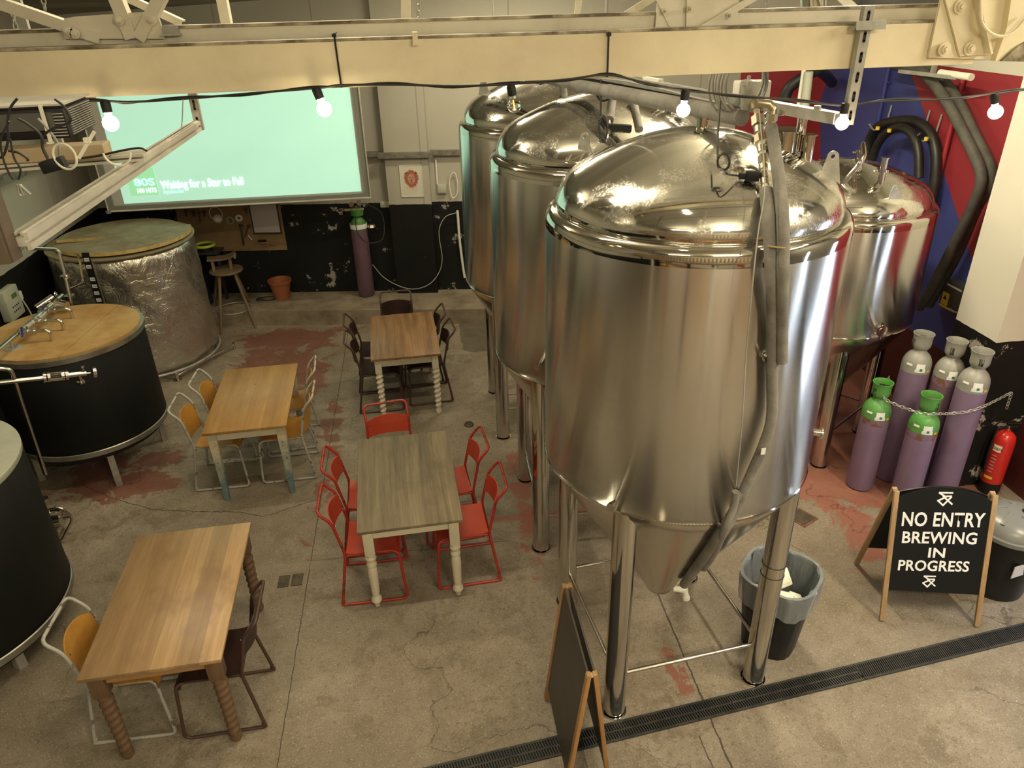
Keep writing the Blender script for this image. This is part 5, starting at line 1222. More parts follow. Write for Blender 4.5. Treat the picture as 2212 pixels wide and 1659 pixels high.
# drops to the middle and far tanks
def drop(c, prof, u0, v0, u1, v1, lab, r=.026):
    A3, B3 = atD(u0, v0, math.hypot(*c)-.1), on_tank(u1, v1, c, prof, .02)
    A3 = Vector((A3.x, A3.y, max(3.47, A3.z))); D_ = math.hypot(A3.x, A3.y)
    o = thing('lagged_drop', lab, 'pipe', A3); MB().tube(spline([A3, A3.lerp(B3, .5), B3], 5), r, 14).build('foam_sleeve', M['foam'], o, True, True); return A3, B3, o
tm = math.hypot(*C2)
a = atD(1324, 205, tm-.25); b = atD(1316, 258, tm-.45)
t = thing('lagged_drop', 'short lagged drop with black valve above the middle steel tank', 'pipe', a)
MB().tube([a, b], .028, 14).build('foam_sleeve', M['foam'], t, True, True)
q = on_tank(1310, 300, C2, P2); MB().tube([b, q], .011, 10).cyl(b.lerp(q, .3), b.lerp(q, .45), .022, seg=6).cyl(b.lerp(q, .6), b.lerp(q, .75), .02, seg=6).build('fittings', M['brass'], t, True, True)
c_ = b.lerp(q, .45); MB().bar(c_, c_+Vector((.14, -.02, -.01)), .05, .05, bev=.004).build('solenoid_valve', M['black'], t, True, True)
a, b = atD(1366, 210, tm-.2), atD(1381, 280, tm-.5)
t = thing('lagged_drop', 'slim bent lagged pipe right of the black valve over the middle tank', 'pipe', a); MB().tube(spline([a, atD(1372, 235, tm-.3), b], 5), .024, 14).build('foam_sleeve', M['foam'], t, True, True)
pts = [atD(1303+9*math.cos(a_)*(1+.06*math.sin(9*a_)), 278-28*math.sin(a_)*(1+.05*math.cos(4*a_)), tm-.62+.015*math.sin(a_*2.3)) for a_ in [i*.42 for i in range(60)]]
tag(MB().tube([atD(1298, 170, tm-.5), atD(1298, 248, tm-.6)]+pts, .006, 6).build('cable_coil', M['black_cable']), 'upright coil of black cable hanging before the middle steel tank', 'cable')
pts = [atD(1304+14*math.cos(a_), 205-13*math.sin(a_), tm-.5) for a_ in [i*.45 for i in range(26)]]
tag(MB().tube(pts, .006, 6).build('cable_loop', M['black_cable']), 'small loop of black cable under the end cap of the lagged pipe', 'cable')
a, b = atD(1213, 165, 6.2), on_tank(1218, 205, C3, P3)
t = thing('lagged_drop', 'lagged drop pipe above the farthest steel tank', 'pipe', a); MB().tube([a, b], .03, 12).build('foam_sleeve', M['foam'], t, True, True)
# coil of grey cable hung at the channel
cc = atD(1604, 180, 3.75); mb = MB(); random.seed(5)
for k in range(9):
    rr = .112+.012*random.random()+.003*k; c_ = cc+Vector((random.uniform(-.006, .006), .012*k-.04, random.uniform(-.006, .006)))
    torus(mb, c_, (.25+random.uniform(-.08, .08), -1, random.uniform(-.1, .1)), rr, .0056, 40, 6, sy=1.0)
tag(mb.build('cable_coil', M['grey_cable']), 'thick hanging coil of grey cable below the cream beam', 'cable')
c_ = atD(1614, 200, 3.62); t = thing('air_vent_bottle', 'grey capped air vent standing in front of the hanging cable coil', 'vent', c_)
MB().lathe([(0, -.075), (.018, -.07), (.024, -.05), (.026, .03), (.031, .032), (.031, .048), (.024, .052), (.008, .055), (.008, .068), (0, .07)], seg=24).build('vent_body', M['galv'], t)
c_ = atD(1622, 205, 3.95); t = thing('white_valve_box', 'small white junction box behind the hanging cable coil', 'junction box', c_); MB().box((0, 0, 0), (.16, .08, .13), bev=.008).build('housing', M['white_plastic'], t)
for k, (dx, lab) in enumerate(((0, 'upper thin grey cable strapped along overhead channel'), (1, 'lower thin grey cable sagging from overhead channel'))):
    pts = [ch0+chd*(.5+.35*i)+UP*(.03-.03*dx-.012*math.sin(i*1.3+dx))+s_*(.0+.05*dx) for i in range(10)]
    tag(MB().tube(spline(pts, 5), .006, 6).build('cable', M['grey_cable']), lab, 'cable')
pp = ch0+chd*1.35+UP*.035; tag(MB().box(pp, (.03, .16, .015), rz=math.atan2(-chd.x, chd.y)).build('terminal_strip', M['white_plastic']), 'small white terminal strip lying on the overhead channel', 'terminal strip')
# ------------------------------------------------------------------ festoon lights
YL = YB-.03
cab = [(-60, 206), (0, 213), (110, 217), (225, 218), (290, 220), (430, 211), (560, 200), (690, 190), (737, 184), (860, 183), (980, 186), (1100, 182), (1220, 172), (1312, 162), (1390, 178), (1480, 196), (1560, 203), (1700, 216), (1815, 227), (1900, 219), (2030, 214), (2140, 203), (2230, 192)]
pts = [atY(u, v, YL) for u, v in cab]
t = thing('festoon_lights', 'string of round light bulbs on dark cable strung along the cream beam', 'string lights', pts[0])
MB().tube(spline(pts, 6), .0038, 8).build('cable', M['black_cable'], t, True, True)
MB().tube([q_+Vector((0, .006, .006*math.sin(i*.5))) for i, q_ in enumerate(spline(pts, 6))], .003, 6).build('cable', M['black_cable'], t, True, True)
bulbs = [(226, 218, 237, 259, .0265, 1), (682, 190, 697, 227, .0265, 1), (1103, 184, 1109, 219, .0255, 0), (1481, 194, 1477, 229, .0255, 1), (1826, 224, 1820, 261, .0255, 1), (2148, 203, 2150, 235, .027, 1)]
BL = []
for (u0, v0, u1, v1, r, on_) in bulbs:
    a, b = atY(u0, v0, YL), atY(u1, v1, YL); b = a+(b-a).normalized()*.062; d = (b-a).normalized(); k = a+d*.036
    hd = MB().tube([a-d*.002, a+d*.006, k], [.013, .0165, .0155], 16).build('lamp_holder', M['black'], t, True, True)
    n = 12; prof = [(.012, .0)]+[(r*math.sin(a_), .010+r-r*math.cos(a_)) for a_ in [.45+i*(PI-.45)/n for i in range(n)]]+[(0, .010+2*r)]
    mb = MB(); mb.lathe(prof, (0, 0, 0), 28); R_ = UP.rotation_difference(d).to_matrix()
    for v_ in mb.bm.verts: v_.co = R_ @ v_.co + k
    mb.build('bulb' if on_ else 'unlit_bulb', M['bulb_on'] if on_ else M['glass'], t, True, True)
    if on_: BL.append(k+d*.035)
    else: MB().cyl(k+d*.018, k+d*.045, .0022, seg=6).build('filament', M['filament'], t, True, True)
for p in BL:
    l = bpy.data.lights.new('festoon_glow', 'POINT'); l.energy = .7; l.color = (1, .80, .48); l.shadow_soft_size = .03
    o = bpy.data.objects.new('festoon_glow', l); COL.objects.link(o); o.location = p+Vector((0, -.045, -.04))
# ------------------------------------------------------------------ projector on its hanging shelf
zr = 3.59
r0, r1 = atZ(44, 523, zr), atZ(424, 272, zr); d = (r1-r0).normalized(); s2 = Vector((-d.y, d.x, 0))
t = thing('projector_shelf', 'hanging pale aluminium rail frame carrying projector at upper left', 'shelf', r0)
def extr(mb, a, b, w_=.035, h=.036):
    dd_ = (b-a).normalized(); ss = Vector((-dd_.y, dd_.x, 0)); mb.bar(a, b, w_*.5, h*.5)
    for k in (-1, 1):
        mb.bar(a+ss*w_*.38*k+UP*h*.3, b+ss*w_*.38*k+UP*h*.3, w_*.24, h*.35); mb.bar(a+ss*w_*.38*k-UP*h*.3, b+ss*w_*.38*k-UP*h*.3, w_*.24, h*.35)
    for k in (-1, 1): mb.bar(a+ss*.007*k+UP*h*.46, b+ss*.007*k+UP*h*.46, .005, .006)
mb = MB(); extr(mb, r0, r1); mb.build('rail', M['alu'], t, False, True)
e0, e1 = atZ(312, 335, zr+.03), atZ(-60, 365, zr+.03)
mb = MB(); extr(mb, e0, e1, .075, .02); mb.build('rail', M['alu'], t, False, True)
hp = r1+Vector((-.0, .03, -.02)); mb, dk = MB(), MB(); slotted(mb, dk, hp, hp+UP*.30, .026, .02, 5)
for v_ in dk.bm.verts: v_.co.y -= .0015
mb.build('hanger', M['galv'], t, False, True); dk.build('slots', M['black'], t, False, True)
hq = r0+Vector((-.034, -.03, -.03)); MB().bar(hq, hq+UP*2.0, .05, .028, up=(0, 1, 0)).bar(hq+Vector((.026, .015, 0)), hq+Vector((.026, .015, 2.0)), .004, .04, up=(0, 1, 0)).build('hanger', plain('brown_bracket', (.12, .09, .062), .5, .2), t, False, True)
p = hq+Vector((-.003, -.017, .035)); mb = MB(); mb.cyl(p, p-Vector((0, .004, 0)), .012, seg=14); mb.cyl(p-Vector((0, .003, 0)), p-Vector((0, .010, 0)), .007, seg=6); mb.build('bolt', M['galv'], t, True, True)
# far wooden batten and projector
zs_ = zr+.045
wa, wb = atZ(233, 322, zs_+.015), atZ(-50, 338, zs_+.015); wd_ = (wa-wb).normalized(); ws = Vector((-wd_.y, wd_.x, 0))
t = thing('wood_batten', 'pale softwood block lying on the rail frame under projector', 'wood block', wb)
MB().bar(wb, wa, .07, .036, bev=.002).build('block', M['block_wood'], t, False, True)
pa_ = atZ(156, 303, zs_+.036); pang = math.atan2(wd_.y, wd_.x)
t = thing('projector', 'black projector with slatted vent side, strapped on the hanging shelf', 'projector', pa_, pang)
MB().box((-.17, .12, .045), (.34, .24, .078), bev=.006).box((-.17, .115, .086), (.33, .22, .006), bev=.002).build('case', M['black'], t, ang=30)
MB().box((-.15, -.002, .052), (.24, .006, .045)).build('rear_panel', plain('rear_grey', (.11, .11, .10), .4, .3), t, False)
MB().box((-.17, .12, .0925), (.345, .245, .005)).build('lid', M['alu'], t, False)
mb = MB()
for i in range(12): mb.box((.001, .02+.0*i+.10, .014+i*.0058), (.006, .20, .0022))
for i in range(8): mb.box((-.025, -.001, .014+i*.008), (.04, .004, .003))
mb.build('vent_slats', M['galv'], t, False)
for k, (x, lab) in enumerate(((-.05, 'right of the two white straps over the projector'), (-.27, 'left of the two white straps over the projector'))):
    o = thing('zip_tie', lab, 'zip tie', pa_, pang); MB().bar((x, -.012, .093), (x, -.012, -.04), .010, .002, up=(0, 1, 0)).bar((x, -.012, .093), (x, .24, .093), .010, .002).box((x, -.018, -.005), (.016, .012, .012)).build('strap', M['card_white'], o, False)
def arc(c_, ax, r, lab, a0, a1, w__=.003):
    mb = MB(); torus(mb, c_, ax, r, w__, 24, 6, a0, a1); tag(mb.build('zip_tie', M['card_white']), lab, 'zip tie')
arc(atY(252, 330, 2.02), (0, 1, .1), .032, 'curled end of a white cable tie at the shelf tip', PI*.0, PI, .0028)
arc(atY(140, 338, 1.94), (.3, 1, 0), .030, 'white cable tie looped around the small black adapter', 0, 2*PI, .0028)
p = atY(190, 310, 1.96); o = thing('zip_tie', 'white cable tie standing up slanted in front of the wood block', 'zip tie', p); MB().bar(atY(204, 284, 1.96), atY(170, 342, 1.96), .008, .002, up=(0, 1, 0)).box(atY(188, 303, 1.96), (.014, .01, .012)).build('strap', M['card_white'], o, False, True)
p = atY(116, 356, 1.96); t = thing('power_adapter', 'small black adapter hanging from cables below the shelf', 'adapter', p, .1); R_ = Matrix.Rotation(rad(-12), 3, 'Y')
MB().box((0, 0, 0), (.055, .03, .028), R=R_, bev=.003).build('case', M['black'], t)
def cabl(lab, pts, y, r=.003, mt='black_cable'):
    P3 = [atY(u, v, y-.26+.0006*i) for i, (u, v) in enumerate(pts)]; tag(MB().tube(spline(P3, 8), r, 7).build('cable', M[mt]), lab, 'cable')
cabl('black cable arching down in front of the projector left part', [(38, 212), (22, 235), (16, 270), (18, 300), (8, 335), (-6, 342)], 2.24)
cabl('black cable curling over the right end of the projector', [(118, 214), (140, 232), (152, 262), (120, 275), (95, 292), (92, 315), (103, 340)], 2.22)
cabl('grey cable bending from projector socket down to the adapter', [(38, 256), (60, 268), (88, 292), (92, 320), (104, 345)], 2.20)
cabl('long dark cable loop drooping below the shelf to a bent clip', [(20, 262), (2, 300), (6, 340), (20, 375), (30, 388)], 2.2, .0024)
cabl('second dark cable loop drooping below the shelf', [(18, 326), (40, 330), (58, 342), (60, 348)], 2.2, .003)
cabl('dark cable wandering from block to shelf underside', [(22, 300), (30, 340), (44, 365), (40, 388)], 2.19, .0024)
cabl('thin cable lying over the shelf tip', [(175, 342), (215, 336), (260, 326), (300, 320), (318, 326)], 2.42, .003)
cabl('grey socket cable behind the straps', [(82, 256), (100, 275), (125, 310), (128, 340)], 2.27, .003, 'grey_cable')
cabl('thin string hanging down to the far rail end', [(395, 215), (394, 250), (392, 277)], 3.05, .0018, 'grey_cable')
p = atY(38, 398, 1.94); t = thing('bent_clip', 'bent metal clip hanging on cables under projector', 'clip', p); MB().tube(fillet([(0, 0, 0), (-.004, 0, -.025), (.006, 0, -.03), (.004, 0, .0), (.022, 0, -.026)], .006, 4), .0035, 8).build('clip', M['galv'], t)
t = thing('slotted_post', 'grey upright post with yellow-green earth wire behind the projector', 'post', atY(108, 235, 3.4)); a, b = atY(110, 255, 3.4), atY(106, 190, 3.4); b.x = a.x
MB().bar(a-UP*.1, b+UP*1.2, .04, .02, up=(0, 1, 0)).build('post', M['galv'], t, False, True); MB().cyl(a-Vector((.025, .02, .0)), b+Vector((-.025, -.02, .2)), .005, seg=6).build('earth_wire', M['hi_green'], t, True, True)
# ================================================================== RIGHT WALL
def wallX(u, v, off): return atX(u, v, XR-off)
# insulated hose pair sweeping down the mural
pts = [wallX(u, v, .22) for u, v in ((1930, 140), (1985, 152), (2035, 205), (2085, 295), (2118, 370), (2112, 420), (2080, 490), (2040, 570), (2012, 625), (1985, 665))]
tag(MB().tube(spline(pts, 8), .045, 16).build('lagged_hose', M['dark_foam']), 'left of the paired dark lagged hoses sweeping down the red and blue wall', 'hose', 'lagged hoses on the mural')
pts = [wallX(u, v, .12) for u, v in ((1960, 140), (2010, 150), (2062, 205), (2105, 290), (2138, 360), (2136, 405), (2110, 450), (2070, 545), (2040, 600), (2005, 660))]
tag(MB().tube(spline(pts, 8), .045, 16).build('lagged_hose', M['dark_foam']), 'right of the paired dark lagged hoses sweeping down the red and blue wall', 'hose', 'lagged hoses on the mural')
# hung black hose loops
def hloop(lab, px, off, r):
    pts = [wallX(u, v, off) for u, v in px]; tag(MB().tube(spline(pts, 8), r, 14).build('hose_loop', M['hose_black']), lab, 'hose', 'black hoses hung on the blue wall')
hloop('outer of the two thick black hoses arched over wall hooks', [(1872, 345), (1880, 300), (1900, 272), (1935, 262), (1975, 262), (2008, 285), (2022, 330), (2020, 390), (2012, 440)], .10, .05)
hloop('inner of the two thick black hoses arched over wall hooks', [(1884, 345), (1897, 310), (1920, 284), (1950, 276), (1974, 295), (1984, 330), (1985, 385)], .22, .042)
for k, (u, v, lab) in enumerate(((1921, 262, 'leftmost pale wall hook above the hung black hoses'), (2003, 275, 'middle pale wall hook above the hung black hoses'), (2028, 285, 'rightmost pale wall hook above the hung black hoses'))):
    p = wallX(u, v, 0); o = thing('wall_hook', lab, 'hook', p); MB().tube(fillet([(-.01, 0, .16), (-.03, 0, -.05), (-.16, 0, -.09), (-.22, 0, -.02)], .04), .010, 8).build('hook', M['grey_cable'], o)
for k, (u, v, lab) in enumerate(((1896, 277, 'lower-left yellow cap on hook tip by the black hoses'), (1921, 282, 'second yellow cap on hook tip by the black hoses'), (2001, 300, 'right yellow cap on hook tip by the black hoses'))):
    p = wallX(u, v, .30 if k < 2 else .2); o = tag(MB().lathe([(0, -.02), (.02, -.015), (.02, .015), (0, .02)], p, 12).build('hook_cap', M['yellow']), lab, 'cap')
# painted vertical pipes on the mural
for (u0, v0, u1, v1, mt, lab) in (((1921, 142, 1885, 330, (.045, .055, .26), 'blue painted pipe running up the blue wall')), (2083, 160, 2035, 375, (.38, .03, .045), 'red painted vertical pipe on the red wall'), (2030, 395, 1995, 620, (.045, .055, .26), 'blue painted lower pipe beneath the red one')):
    a, b = wallX(u0, v0, .04), wallX(u1, v1, .04); b.y = a.y
    t = thing('wall_pipe', lab, 'pipe', b); mm = plain('wall_pipe_paint', mt, .4); MB().cyl(a, b, .022, seg=12).build('pipe', mm, t, True, True)
    MB().cyl(a.lerp(b, .18)-Vector((0, .05, 0)), a.lerp(b, .18)+Vector((0, .05, 0)), .012, seg=8).build('bracket', mm, t, True, True)
a = wallX(2000, 158, .25); t = thing('hose_bracket', 'galvanised bracket carrying the dark hoses below beam end', 'bracket', a)
MB().bar(a+Vector((-.1, .25, 0)), a+Vector((0, -.45, 0)), .04, .03).bar(a+Vector((0, -.1, 0)), a+Vector((0, -.1, .3)), .04, .03, up=(0, 1, 0)).build('channel', M['galv'], t, False, True)
MB().cyl(a+Vector((0, -.2, .02)), a+Vector((0.0, -.62, .02)), .03, seg=14).build('tube_end', M['card_white'], t, True, True)
# cabling in front of the far red wall
t = thing('brass_riser', 'vertical riser of pale fittings before dark red wall', 'pipe', atD(1735, 240, 8.5))
MB().cyl(atD(1762, -20, 8.5), atD(1722, 250, 8.5), .022, seg=10).build('pipe', M['card_white'], t, True, True)
MB().cyl(atD(1747, 155, 8.4), atD(1735, 260, 8.4), .045, seg=12).build('foam_sleeve', M['ctrl_grey'], t, True, True)
q = [wallX(1797, 178, .07)]+[atD(u, v, 8.8) for u, v in ((1770, 152), (1740, 165), (1705, 190), (1692, 225))]
tag(MB().tube(spline(q, 6), .06, 12).build('dark_hose', M['hose_black']), 'dark hose bending across the far dark red wall', 'hose')
# wall isolator box
p = wallX(2056, 643, .14); p.x = XR; t = thing('isolator_box', 'dark electrical isolator box with yellow warning sticker on blue wall', 'isolator', p, PI/2+PI)
t.rotation_euler = (0, 0, -PI/2)
MB().box((0, -.07, 0), (.30, .14, .26), bev=.008).build('housing', plain('isolator_grey', (.06, .06, .05), .5), t)
MB().box((-.08, -.142, -.04), (.09, .004, .12)).box((-.06, -.142, -.115), (.16, .004, .02)).build('warning_sticker', M['yellow'], t, False)
o = MB().prism([(-.105, -.145, -.045), (-.055, -.145, -.045), (-.08, -.145, .0)], (0, -.001, 0)).build('warning_mark', M['black'], t, False)
MB().box((.0, -.142, .10), (.2, .004, .016)).build('label_strip', M['label'], t, False)
MB().tube(fillet([(.04, -.145, -.10), (.04, -.18, -.09), (.12, -.18, -.09), (.12, -.145, -.10)], .02), .008, 8).build('handle', M['ctrl_grey'], t)
# ================================================================== GAS CYLINDERS
def gas(lab, x, y, H, top, loc_lab, r=.115, rz=0, rust=False, open_a=0.):
    t = thing('gas_cylinder', lab, 'gas cylinder', (x, y, 0), rz, 'mauve gas cylinders chained at the right'); topm = M['cyl_green'] if top == 'green' else M['cyl_grey']
    hb = H-.40
    MB().lathe([(0, 0), (r-.02, 0), (r-.004, .012), (r, .03), (r, hb)], seg=44).build('body', M['cyl_purple'] if not rust else M['cyl_purple2'], t)
    MB().lathe([(r, hb), (r, hb+.05)]+[(r*math.cos(a)+0*.03*math.sin(a), hb+.05+.135*math.sin(a)) for a in [i*PI/2/9 for i in range(1, 7)]]+[(.05, hb+.185), (.044, hb+.20)], seg=40).build('shoulder', topm, t)
    # guard collar with windows
    mb = MB(); prof = [(.046, hb+.190), (.060, hb+.200), (.0715, hb+.222), (.074, hb+.25), (.073, hb+.285), (.078, hb+.318), (.082, hb+.332)]
    seg = 40; prev = None; rings = []
    for rr, z in prof: rings.append(mb.ring((0, 0, z), (0, 0, 1), rr, seg))
    rings2 = [mb.ring((0, 0, z), (0, 0, 1), rr-.006, seg) for rr, z in prof]
    def hole(i, k): return k in (2, 3) and (i % 20) in (8, 9, 10)
    for G in (rings, rings2):
        for k in range(len(prof)-1):
            for i in range(seg):
                if not hole(i, k): mb._face([G[k][i], G[k][(i+1) % seg], G[k+1][(i+1) % seg], G[k+1][i]])
    mb.skin(rings[-1], rings2[-1]); mb.build('valve_guard', topm, t, ang=50)
    mb = MB(); mb.cyl((0, 0, hb+.18), (0, 0, hb+.30), .017, seg=12); mb.cyl((0, 0, hb+.25), (.045, 0, hb+.25), .012, seg=10); mb.cyl((0, 0, hb+.28), (0, 0, hb+.305), .024, .028, seg=8); mb.build('valve', M['steel_pipe'], t)
    if top == 'green' or rust:
        MB().lathe([(r+.0008, hb-.045), (r+.001, hb-.01), (r+.001, hb+.016)], seg=40).build('rust_band', M['rust_band'], t)
    random.seed(int(x*100))
    def sticker(az, z, w_, h_, mt, nm='sticker', rr=None):
        rr = (rr or r)+.003; n = 6; mb = MB(); pts0 = []; pts1 = []
        for i in range(n+1):
            a = az+(i/n-.5)*w_/rr; pts0.append(mb.bm.verts.new((rr*math.cos(a), rr*math.sin(a), z))); rz_ = lambda q: 1 if q < hb+.05 else math.cos(math.asin(min(.95, (q-hb-.05)/.135)))
            f_ = rz_(z+h_); g_ = rz_(z); pts0[-1].co.x *= g_; pts0[-1].co.y *= g_; pts1.append(mb.bm.verts.new((rr*f_*math.cos(a), rr*f_*math.sin(a), z+h_)))
        for i in range(n): mb._face([pts0[i], pts0[i+1], pts1[i+1], pts1[i]])
        return mb.build(nm, M[mt], t)
    az = math.atan2(-y, -x)-rz
    sticker(az+.35, hb+.02, .085, .030, 'label'); sticker(az+.35, hb+.05, .070, .045, 'label'); sticker(az+.38, hb+.035, .020, .022, 'lab_green', 'hazard_diamond', r+.0012)
    sticker(az-.45, hb+.07, .05, .018, 'label'); sticker(az+.95, hb+.02, .026, .018, 'yellow')
    return t
gas('mauve cylinder with pale grey top, back left of the chained group', 4.06, 5.13, 1.50, 'grey', '')
gas('rust-streaked duller mauve cylinder with grey top, in the middle of the back row', 4.25, 4.975, 1.49, 'grey', '', .112, .7, True)
gas('tall mauve cylinder with pale grey top, rightmost against the black wall', 4.30, 4.745, 1.50, 'grey', '', .115, 1.1)
gas('short mauve cylinder with bright green top, front left of the group', 3.73, 5.04, 1.12, 'green', '', .115, .3)
gas('short mauve cylinder with bright green top, just behind the chalkboard sign', 3.985, 4.80-.03, 1.12, 'green', '', .115, 1.9)
# restraint chain round the bottles
q = [atD(1920, 815, 6.55), atD(1906, 848, 6.27), atD(1914, 863, 6.16), atD(1935, 874, 6.13), atD(1962, 884, 6.13), atD(1990, 893, 6.09), atD(2020, 894, 6.10), atD(2055, 893, 6.2), atD(2095, 888, 6.25), atD(2135, 873, 6.35), atD(2186, 847, 6.62)]
sp_ = spline(q, 10); mb = MB(); acc = []; L_ = 0; step = .030; nxt = 0
for a, b in zip(sp_[:-1], sp_[1:]):
    seg_ = (b-a).length
    while nxt <= L_+seg_: acc.append((a.lerp(b, (nxt-L_)/seg_), (b-a).normalized())); nxt += step
    L_ += seg_
def links(mb, acc, link=.040, r=.0032):
    for i, (c_, d_) in enumerate(acc):
        s_ = d_.cross(UP); s_ = s_.normalized() if s_.length > .1 else Vector((1, 0, 0)); u = s_ if i % 2 else d_.cross(s_)
        mb.tube([c_+d_*(link*.5*math.cos(a))+u*(link*.27*math.sin(a)) for a in [2*PI*k/14 for k in range(14)]], r, 5, closed=True)
links(mb, acc)
links(mb, [(q[-1]-UP*(.02+.03*i)-Vector((0, .0, 0)), Vector((0, 0, -1))) for i in range(5)])
tag(mb.build('restraint_chain', M['galv']), 'galvanised chain slung round the mauve gas cylinders and hooked on the wall', 'chain')
# fire extinguisher
p = Vector((4.80, 4.79, 0)); t = thing('fire_extinguisher', 'red foam fire extinguisher against the black wall, cut by right edge', 'extinguisher', (p.x, p.y, 0))
zb = .10
MB().lathe([(0, zb), (.082, zb), (.085, zb+.02), (.085, zb+.43), (.075, zb+.475), (.045, zb+.505), (.025, zb+.515), (.022, zb+.53), (0, zb+.53)], seg=40).build('body', M['ext_red'], t)
MB().lathe([(0, 0), (.083, 0), (.087, .02), (.087, zb+.012), (0, zb+.012)], seg=36).build('foot', M['black'], t)
mb = MB(); mb.cyl((0, 0, zb+.52), (0, 0, zb+.57), .016, seg=12); mb.bar((-.03, 0, zb+.60), (.09, 0, zb+.585), .022, .008); mb.bar((-.03, 0, zb+.56), (.08, 0, zb+.555), .022, .008); mb.build('valve_handle', M['steel_pipe'], t)
MB().tube(spline([(-.02, -.0, zb+.55), (-.10, 0, zb+.54), (-.115, 0, zb+.3), (-.10, 0, zb+.1)], 6), .009, 8).build('hose', M['black'], t)
def curved(mb_mat, az0, az1, z0, z1, rr, nm, n=10):
    mb = MB(); A = [mb.bm.verts.new((rr*math.cos(az0+(az1-az0)*i/n), rr*math.sin(az0+(az1-az0)*i/n), z0)) for i in range(n+1)]; B = [mb.bm.verts.new((v_.co.x, v_.co.y, z1)) for v_ in A]
    for i in range(n): mb._face([A[i], A[i+1], B[i+1], B[i]])
    return mb.build(nm, mb_mat, t)
azv = math.atan2(-p.y, -p.x)
lb = curved(M['card_white'], azv-.75, azv+.05, zb+.335, zb+.40, .0862, 'label_panel')
curved(M['yellow'], azv-.75, azv+.05, zb+.06, zb+.085, .0862, 'label_stripe')
for k in range(6): curved(M['paper'], azv-.65, azv-.15+.05*math.sin(k*2), zb+.13+.032*k, zb+.138+.032*k, .0861, 'label_line')
o = text_mesh('label_word', 'foam', .052, plain('brown_ink', (.20, .07, .02), .5), t, (0, 0, 0), Matrix.Identity(3), 0, .001, 'CENTER')
for v_ in o.data.vertices:
    a = azv-.35+v_.co.x/.0868; zz = v_.co.y; v_.co = Vector((.0868*math.cos(a), .0868*math.sin(a), zb+.352+zz))
# ================================================================== SIGNS
def aboard(lab, loc, rz, W_, H_, spl, arch, bmat, leg_mat, name='sandwich_board'):
    """two framed boards hinged at the top; local y is the splay direction"""
    t = thing(name, lab, 'sign', loc, rz)
    for s_ in (-1, 1):
        foot, top = Vector((0, s_*spl, 0)), Vector((0, s_*.016, H_)); d = (top-foot); 
        for sx in (-1, 1):
            MB().bar(foot+Vector((sx*W_/2, 0, .008)), top+Vector((sx*W_/2, 0, 0)), .034, .024, up=(0, 1, 0), bev=.003).build('leg', leg_mat, t, ang=30)
        ex = Vector((1, 0, 0)); ey = d.normalized(); ez = ex.cross(ey); L_ = d.length
        def Q(x, s__, o_=0): return foot+ex*x+ey*(s__*L_)+ez*o_
        w2 = W_/2-.016; n = 24; pts = [Q(-w2, arch[0], -.005), Q(w2, arch[0], -.005)]
        if arch[2] > 0:
            for i in range(n+1):
                x = w2-2*w2*i/n; pts.append(Q(x, arch[1]+arch[2]*(1-(x/w2)**2), -.005))
        else: pts += [Q(w2, arch[1], -.005), Q(-w2, arch[1], -.005)]
        o = MB().prism(pts, ez*.010).build('board', bmat, t, False)
        if s_ < 0: front = (foot, ex, ey, ez, L_, o)
    mb = MB()
    for sx in (-1, 1): mb.box((sx*W_/2, 0, H_-.012), (.03, .06, .006))
    mb.build('hinge', M['galv'], t, False)
    return t, front
t, (foot, ex, ey, ez, L_, brd) = aboard('chalkboard sign reading NO ENTRY BREWING IN PROGRESS standing by the gas cylinders', (3.39, 3.705, 0), rad(-13.6), .635, .93, .295, (.25, .955, .085), M['chalkboard'], M['pale_wood'])
Rb = Matrix((ex, ey, ez)).transposed()
def board_text(body, s_, hgt, wid, xo=0.):
    o = text_mesh('lettering', body, 1, M['chalk'], t, (0, 0, 0), Matrix.Identity(3), 0, .022, 'CENTER', 1, 1.04)
    xs_ = [v.co.x for v in o.data.vertices]; ys_ = [v.co.y for v in o.data.vertices]; cx, cy = (min(xs_)+max(xs_))/2, (min(ys_)+max(ys_))/2
    kx, ky = wid/(max(xs_)-min(xs_)), hgt/(max(ys_)-min(ys_))
    for v in o.data.vertices: x, y = (v.co.x-cx)*kx+xo, (v.co.y-cy)*ky; v.co = foot+ex*x+ey*(s_*L_+y+x*.035)+ez*.0075
    return o
board_text('NO ENTRY', .805, .105, .535, .005); board_text('BREWING', .668, .088, .485, -.005); board_text('IN', .555, .072, .11, -.01); board_text('PROGRESS', .455, .080, .465, -.02)
def emblem(s_, k, xo):
    mb = MB(); strokes = [((-.9, .95), (.9, 1.0)), ((-.9, .95), (.05, .25)), ((-.35, .3), (.9, .45)), ((.9, .5), (-.2, -.85)), ((-.85, -.3), (.0, .35)), ((-.85, -.35), (-.15, -.9)), ((.0, .35), (.95, -.65)), ((-.3, .35), (.35, 1.0))]
    strokes = [((-.85, .95), (.85, 1.0)), ((-.85, .9), (.05, .35)), ((-.3, .42), (.75, .5)), ((.75, .35), (-.2, -.9)), ((-.1, .25), (-.95, -.25)), ((-.95, -.25), (-.2, -.9)), ((-.1, .25), (.95, -.65))]
    for i, (a, b) in enumerate(strokes):
        A3 = foot+ex*(xo+a[0]*k)+ey*(s_*L_+a[1]*k)+ez*(.006+.0003*i); B3 = foot+ex*(xo+b[0]*k)+ey*(s_*L_+b[1]*k)+ez*(.006+.0003*i); d = (B3-A3).normalized()*k*.1
        mb.bar(A3-d, B3+d, k*.24, .001, up=ez)
    mb.build('emblem', M['chalk'], t, False)
emblem(.955, .048, .0); emblem(.33, .042, -.035)
